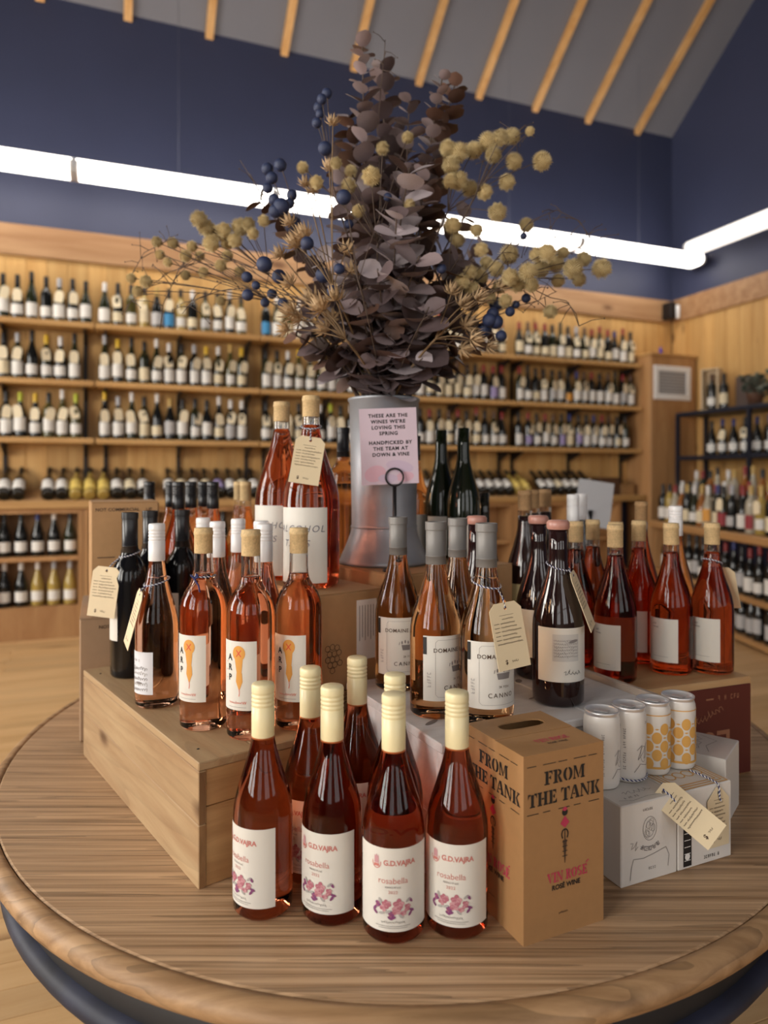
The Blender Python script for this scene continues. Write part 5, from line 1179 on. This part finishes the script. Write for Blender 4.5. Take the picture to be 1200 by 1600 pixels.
def sb(sh, gl, ca, la, lz, pos, rz, tagged, label, group, name='wine_bottle', rot=None):
    P = SH[sh]
    me = cm(('sb', sh, gl), lambda: MB().lathe(P+[(0, P[-1][1])], 14).mesh('glass_body', GL[gl]))
    o = tag(link(name, None, None, pos, rot or (0, 0, rz)), label, 'bottle', group)
    link('glass_body', me, o)
    if ca:
        z0 = P[-1][1]-0.058; r = P[-1][0]*1.07
        link('capsule', cm(('sc', sh, ca), lambda: MB().lathe([(r, z0), (r, P[-1][1]), (r*0.9, P[-1][1]+0.003), (0, P[-1][1]+0.003)], 12).mesh('capsule', CAPM[ca])), o)
    if la:
        link('paper_label', cm(('sl', sh, la, lz), lambda: sheet(max(x for x, _ in P)+0.0006, 1.15, LZ[lz][0], LZ[lz][1], n=8).mesh('paper_label', LABM[la])), o)
    if tagged:
        l = link('price_tag', STAG, o, (U(-.004, .004), -(max(x for x, _ in P)+0.0016), U(0.118, 0.136)), (math.radians(U(-7, -2)), math.radians(U(-14, 14)), 0))
    return o
def pick(d):
    x = R()*sum(d.values())
    for k, v in d.items():
        x -= v
        if x <= 0: return k
    return k
LEVEL = ['lowest', 'middle', 'top']
BAYN = ['at its open end', 'under the light clip', 'behind the button flowers', 'behind the eucalyptus', 'behind the vase', 'beside the vent column']
random.seed(11)
def shelf_row(t0, t1, z, lev, bay, caps, labs, gls, ptag, q=0.15):
    t = t0+0.055
    while t < t1-0.05:
        sh = pick({'burg': 4, 'bord': 4, 'tall': 2}); gl = pick(gls); ca = pick(caps); la = pick(labs); lz = random.randrange(3); tg_ = R() < ptag
        l = 'bottle with %s capsule and %s label on the %s wall shelf %s' % (ca, la, LEVEL[lev], BAYN[bay])
        sb(sh, gl, ca, la, lz, W(t, q+U(-.008, .012), z), A0+U(-.25, .25), tg_, l, l.replace('bottle', 'bottles', 1))
        t += U(0.0815, 0.0895)
DG = {'black': 6, 'green': 3, 'olive': 2}
WC = {'black': 5, 'white': 3, 'silver': 1, 'yellow': 1.2, 'gold': .8, 'blue': .6}; WLb = {'white': 7, 'cream': 2, 'grey': .8, 'yellow': .4, 'blue': .25, 'lilac': .2}
RC = {'black': 6, 'red': 4, 'brown': 1.5, 'blue': .5, 'silver': .6}; RLb = {'white': 5, 'cream': 4, 'yellow': .4, 'orange': .25, 'grey': .6, 'lilac': .2}
for bay in range(1, 6):
    t0, t1 = BAYS[bay], BAYS[bay+1]-0.012
    for lev in range(3):
        if bay == 1 and lev == 2: shelf_row(t0, t1, SZ[lev], lev, bay, {'black': 5, 'white': 2, 'silver': .8}, {'white': 1}, {'black': 3, 'green': 2, 'olive': 2}, 0.3)
        elif bay <= 3: shelf_row(t0, t1, SZ[lev], lev, bay, WC if lev else dict(WC, lime=1), WLb, DG if lev < 2 else dict(DG, straw=2, clear=1), 0.8 if lev < 2 else 0.65)
        else: shelf_row(t0, t1, SZ[lev], lev, bay, dict(RC, red=8) if lev == 2 else RC, RLb if lev < 2 else dict(RLb, cream=6), {'black': 7, 'green': 2}, 0.75 if lev < 2 else 0.55)
# bottles lying on the worktop, base outwards
for k in range(62):
    t = -0.5+0.0865*k
    if t > 4.74: break
    if (k % 9) == 8: continue
    la = 'yellow' if 11 <= k % 40 <= 13 else pick({'white': 5, 'cream': 1, 'lilac': .3})
    gl = 'straw' if la == 'yellow' else 'black'
    l = 'wine bottle with %s label lying on the pine worktop below the shelves' % la
    o = sb('burg', gl, 'black', la, 2, W(t, 0.272, 0.915+0.0312), 0, False, l, 'bottles lying on the worktop', 'lying_wine_bottle')
    o.rotation_euler = (Matrix.Rotation(A0, 4, 'Z') @ Matrix.Rotation(math.radians(-52), 4, 'X')).to_euler()
o = thing('display_wedge', 'long sloping wooden wedge on the worktop that props up lying bottles', 'rack', W(-0.56, 0, 0.915), A0)
part('wedge_board', MB().prism([(0, -0.243, 0.0), (0, -0.150, 0.0), (0, -0.150, 0.070)], (5.34, 0, 0)), M_cab, o)
# bottles in the open cabinets
for i in range(1, 5):
    t = CT0+CW*(i-1)
    for lev, z in ((0, 0.215), (1, 0.545)):
        for k in range(5):
            clear = lev == 0 and k >= 2 and i == 2
            gl = 'straw' if clear else pick({'black': 5, 'green': 1}); ca = pick({'white': 2, 'silver': 1}) if clear or R() < .35 else pick({'black': 4, 'blue': 1, 'gold': .6})
            l = 'wine bottle with %s capsule on the %s level of an open oak cabinet' % (ca, 'lower' if lev == 0 else 'upper')
            sb('burg', gl, ca, 'white', 1, W(t+0.078+0.099*k, 0.20+U(-.01, .01), z), A0+U(-.2, .2), False, l, l.replace('wine bottle', 'bottles'))

# ------------------------------------------------------------------ right-hand side: counter unit, steel rack
CX, CY0, CY1 = 2.28, 3.55, 6.0
cu = thing('side_counter', 'pine counter unit with bottle shelves along the side of the shop', 'counter', (CX, CY0, 0))
LY = CY1-CY0
part('counter_top', MB().bbox((-0.03, 0, 0.655), (0.52, LY, 0.71), 0.008), wood('counter_pine', (0.46, 0.26, 0.11), (0.36, 0.19, 0.075), (24, 1.5, 24), 0.45), cu)
M_cnt = MATS['counter_pine']
for z in (0.02, 0.28): part('shelf_board', MB().bbox((0, 0.031, z), (0.515, LY-0.031, z+0.035), 0.003), M_cnt, cu)
for y in (0, LY-0.03, LY/2): part('upright_panel', MB().box((0.005, y, 0), (0.515, y+0.03, 0.655)) if y != LY/2 else MB().box((0.35, y, 0.06), (0.515, y+0.03, 0.279)), M_cab, cu)
part('back_panel', MB().box((0.5, 0.031, 0.056), (0.515, LY-0.031, 0.279)), M_cab, cu)
random.seed(23)
def rowy(x, z, n, y0, y1, caps, labs, gls, l0, group, tagp=0, hs=('burg', 'bord', 'tall')):
    for k in range(n):
        y = y0+(y1-y0)*(k+0.5)/n; ca = pick(caps); la = pick(labs); gl = pick(gls)
        l = 'bottle with %s capsule and %s label %s' % (ca, la, l0)
        sb(random.choice(hs), gl, ca, la, random.randrange(3), Vector((x+U(-.012, .012), y, z)), -math.pi/2+0.35+U(-.2, .2), R() < tagp, l, group)
SPC = {'black': 4, 'red': 2, 'gold': 2, 'white': 2, 'blue': .8, 'silver': 1}; SPL = {'white': 4, 'cream': 2, 'grey': 1, 'orange': .8, 'blue': .6, 'red': .8}; SPG = {'black': 3, 'clear': 3, 'amber': 2, 'straw': 1, 'green': 1}
rowy(CX+0.06, 0.71, 20, CY0+0.05, CY1-0.05, SPC, SPL, dict(SPG, black=6), 'in the front row, side counter', 'front row on the side counter', 0.2, ('burg', 'bord'))
rowy(CX+0.17, 0.71, 20, CY0+0.05, CY1-0.05, SPC, SPL, SPG, 'in the second row, side counter', 'second row on the side counter', 0.1, ('tall', 'bord'))
rowy(CX+0.06, 0.315, 20, CY0+0.08, CY1-0.08, {'black': 3, 'blue': 1, 'red': .6}, {'grey': 2, 'white': 1}, {'black': 1}, 'on the upper shelf under the counter', 'upper shelf under the side counter')
rowy(CX+0.06, 0.055, 20, CY0+0.08, CY1-0.08, {'black': 1}, {'grey': 1}, {'black': 1}, 'on the bottom shelf under the counter', 'bottom shelf under the side counter')
# raised step at the back of the counter with more bottles
st = thing('counter_riser', 'low wooden step at the back of the side counter carrying spirits', 'riser', (CX+0.26, CY0+0.04, 0.71))
part('step_body', MB().bbox((0, 0, 0), (0.24, LY-0.08, 0.11), 0.004), M_cab, st)
rowy(CX+0.33, 0.82, 18, CY0+0.06, CY1-0.06, SPC, SPL, dict(SPG, clear=5), 'on the side counter step', 'on the counter step', 0.1, ('tall', 'bord'))

# steel rack against the right wall
def WR(s, off, z): return W(TC-off, s, z)
rk = thing('steel_rack', 'dark blue steel rack with two shelves against the side wall', 'rack', WR(0.46, 0.40, 0), A0-math.pi/2)
RL = 1.55
for z in (1.265, 1.655): part('rack_shelf', MB().bbox((0, 0.0, z-0.036), (RL, 0.36, z), 0.004), M_steel, rk)
part('rack_shelf', MB().bbox((0, 0.0, 0.85), (RL, 0.36, 0.886), 0.004), M_steel, rk)
for x in (0.0, RL/2-0.015, RL-0.03):
    for y in (0.0, 0.33): part('post', MB().box((x, y, 0), (x+0.03, y+0.03, 1.62)), M_steel, rk)
def onrack(s, z): return WR(0.46+s, 0.28, z)
random.seed(5)
for k in range(9):
    tg_ = k in (1, 3)
    sb(('burg', 'bord')[k % 2], 'black', 'blue' if k % 3 else 'black', 'white', 1, onrack(0.30+0.115*k, 1.265), A0-math.pi/2+0.3, tg_, 'black bottle with white label on the lower shelf of the steel rack', 'bottles on the steel rack')
sb('bord', 'black', 'black', 'cream', 2, onrack(0.43, 1.655), A0-math.pi/2+0.4, False, 'black bottle with cream label on top of the steel rack', None)
o = thing('gift_box', 'open pale wooden gift box framing a bottle on the steel rack', 'box', onrack(0.30, 1.655), A0-math.pi/2+0.35)
part('box_shell', MB().box((-0.075, -0.05, 0), (-0.063, 0.05, 0.36)).box((0.063, -0.05, 0), (0.075, 0.05, 0.36)).box((-0.063, -0.05, 0.348), (0.063, 0.05, 0.36)).box((-0.063, -0.05, 0), (0.063, 0.05, 0.010)).box((-0.063, 0.04, 0.010), (0.063, 0.05, 0.348)), plain('pale_box_wood', (0.62, 0.48, 0.31), 0.6, var=0.06), o)
sb('bord', 'black', 'brown', 'white', 1, onrack(0.30, 1.666), A0-math.pi/2+0.35, False, 'black bottle standing inside the pale gift box', None)
o = thing('small_carton', 'small dark brown carton on the steel rack behind the bottle', 'box', WR(0.46+0.53, 0.14, 1.655), A0-math.pi/2+0.3)
part('carton_body', MB().bbox((-0.06, -0.06, 0), (0.06, 0.06, 0.27), 0.003), plain('dark_carton', (0.075, 0.04, 0.028), 0.6), o); part('carton_lid', MB().box((-0.058, -0.058, 0.27), (0.058, 0.058, 0.272)), plain('dark_carton', (0.075, 0.04, 0.028)), o)
M_gl = plain('grey_green_leaf', (0.10, 0.12, 0.095), 0.55, rnd=0.3)
o = thing('potted_eucalyptus', 'grey-green eucalyptus bunch in a brown pot on the steel rack', 'plant', onrack(0.74, 1.655), 0)
part('pot', MB().lathe([(0, 0), (0.05, 0), (0.065, 0.09), (0.068, 0.10), (0.06, 0.10), (0.055, 0.085), (0, 0.085)], 20), plain('terracotta_dark', (0.10, 0.045, 0.025), 0.6), o)
gm = leafmesh(M_gl, 77); bst = MB()
ends = []
for k in range(16):
    a = U(0, 6.28); e = Vector((math.cos(a)*U(.06, .22), math.sin(a)*U(.05, .16), U(.14, .27))); bst.tube([(0, 0, 0.085), (e.x*.4, e.y*.4, e.z*.75), tuple(e)], 0.002, 4); ends.append(e)
part('stem', bst, M_twig, o)
for e in ends:
    for j in range(6):
        q = e*(0.45+0.11*j); q.z = e.z*(0.62+0.08*j); l = link('leaf', gm, o, q, (U(-1, 1), U(-1, 1), U(0, 6.28))); s = U(.035, .05); l.scale = (s, s, s)

# floor-standing sign behind the display and odds on the far worktop
o = thing('floor_sign', 'grey card on a slim stand behind the brick rose bottles', 'sign', (0.835, 2.85, 0), 0.0)
part('base_disc', MB().lathe([(0, 0), (0.13, 0), (0.13, 0.012), (0.10, 0.02), (0, 0.022)], 24), M_iron, o)
part('pole', MB().tube([(0, 0, 0.02), (0, 0, 0.93)], 0.010, 8), M_iron, o)
part('card', MB().box((-0.07, -0.002, 0), (0.07, 0.002, 0.19)), plain('grey_card', (0.42, 0.42, 0.44), 0.6), o, (0.0, -0.013, 0.865), (math.radians(-14), math.radians(9), math.radians(-8)))
for tt, wd, h, c, l in ((4.93, 0.20, 0.16, (0.10, 0.045, 0.02), 'small dark wooden box on the far end of the worktop'), (5.12, 0.15, 0.10, (0.36, 0.2, 0.08), 'small pine box on the far end of the worktop')):
    o = thing('wooden_box', l, 'box', W(tt, 0.10, 0.915), A0)
    part('box_body', MB().bbox((-wd/2, -0.09, 0), (wd/2, 0.06, h-0.012), 0.003), plain('boxwood_%d' % int(tt*100), c, 0.6, var=0.1), o); part('box_lid', MB().bbox((-wd/2-0.004, -0.094, h-0.012), (wd/2+0.004, 0.064, h), 0.003), plain('boxwood_%d' % int(tt*100), c), o)
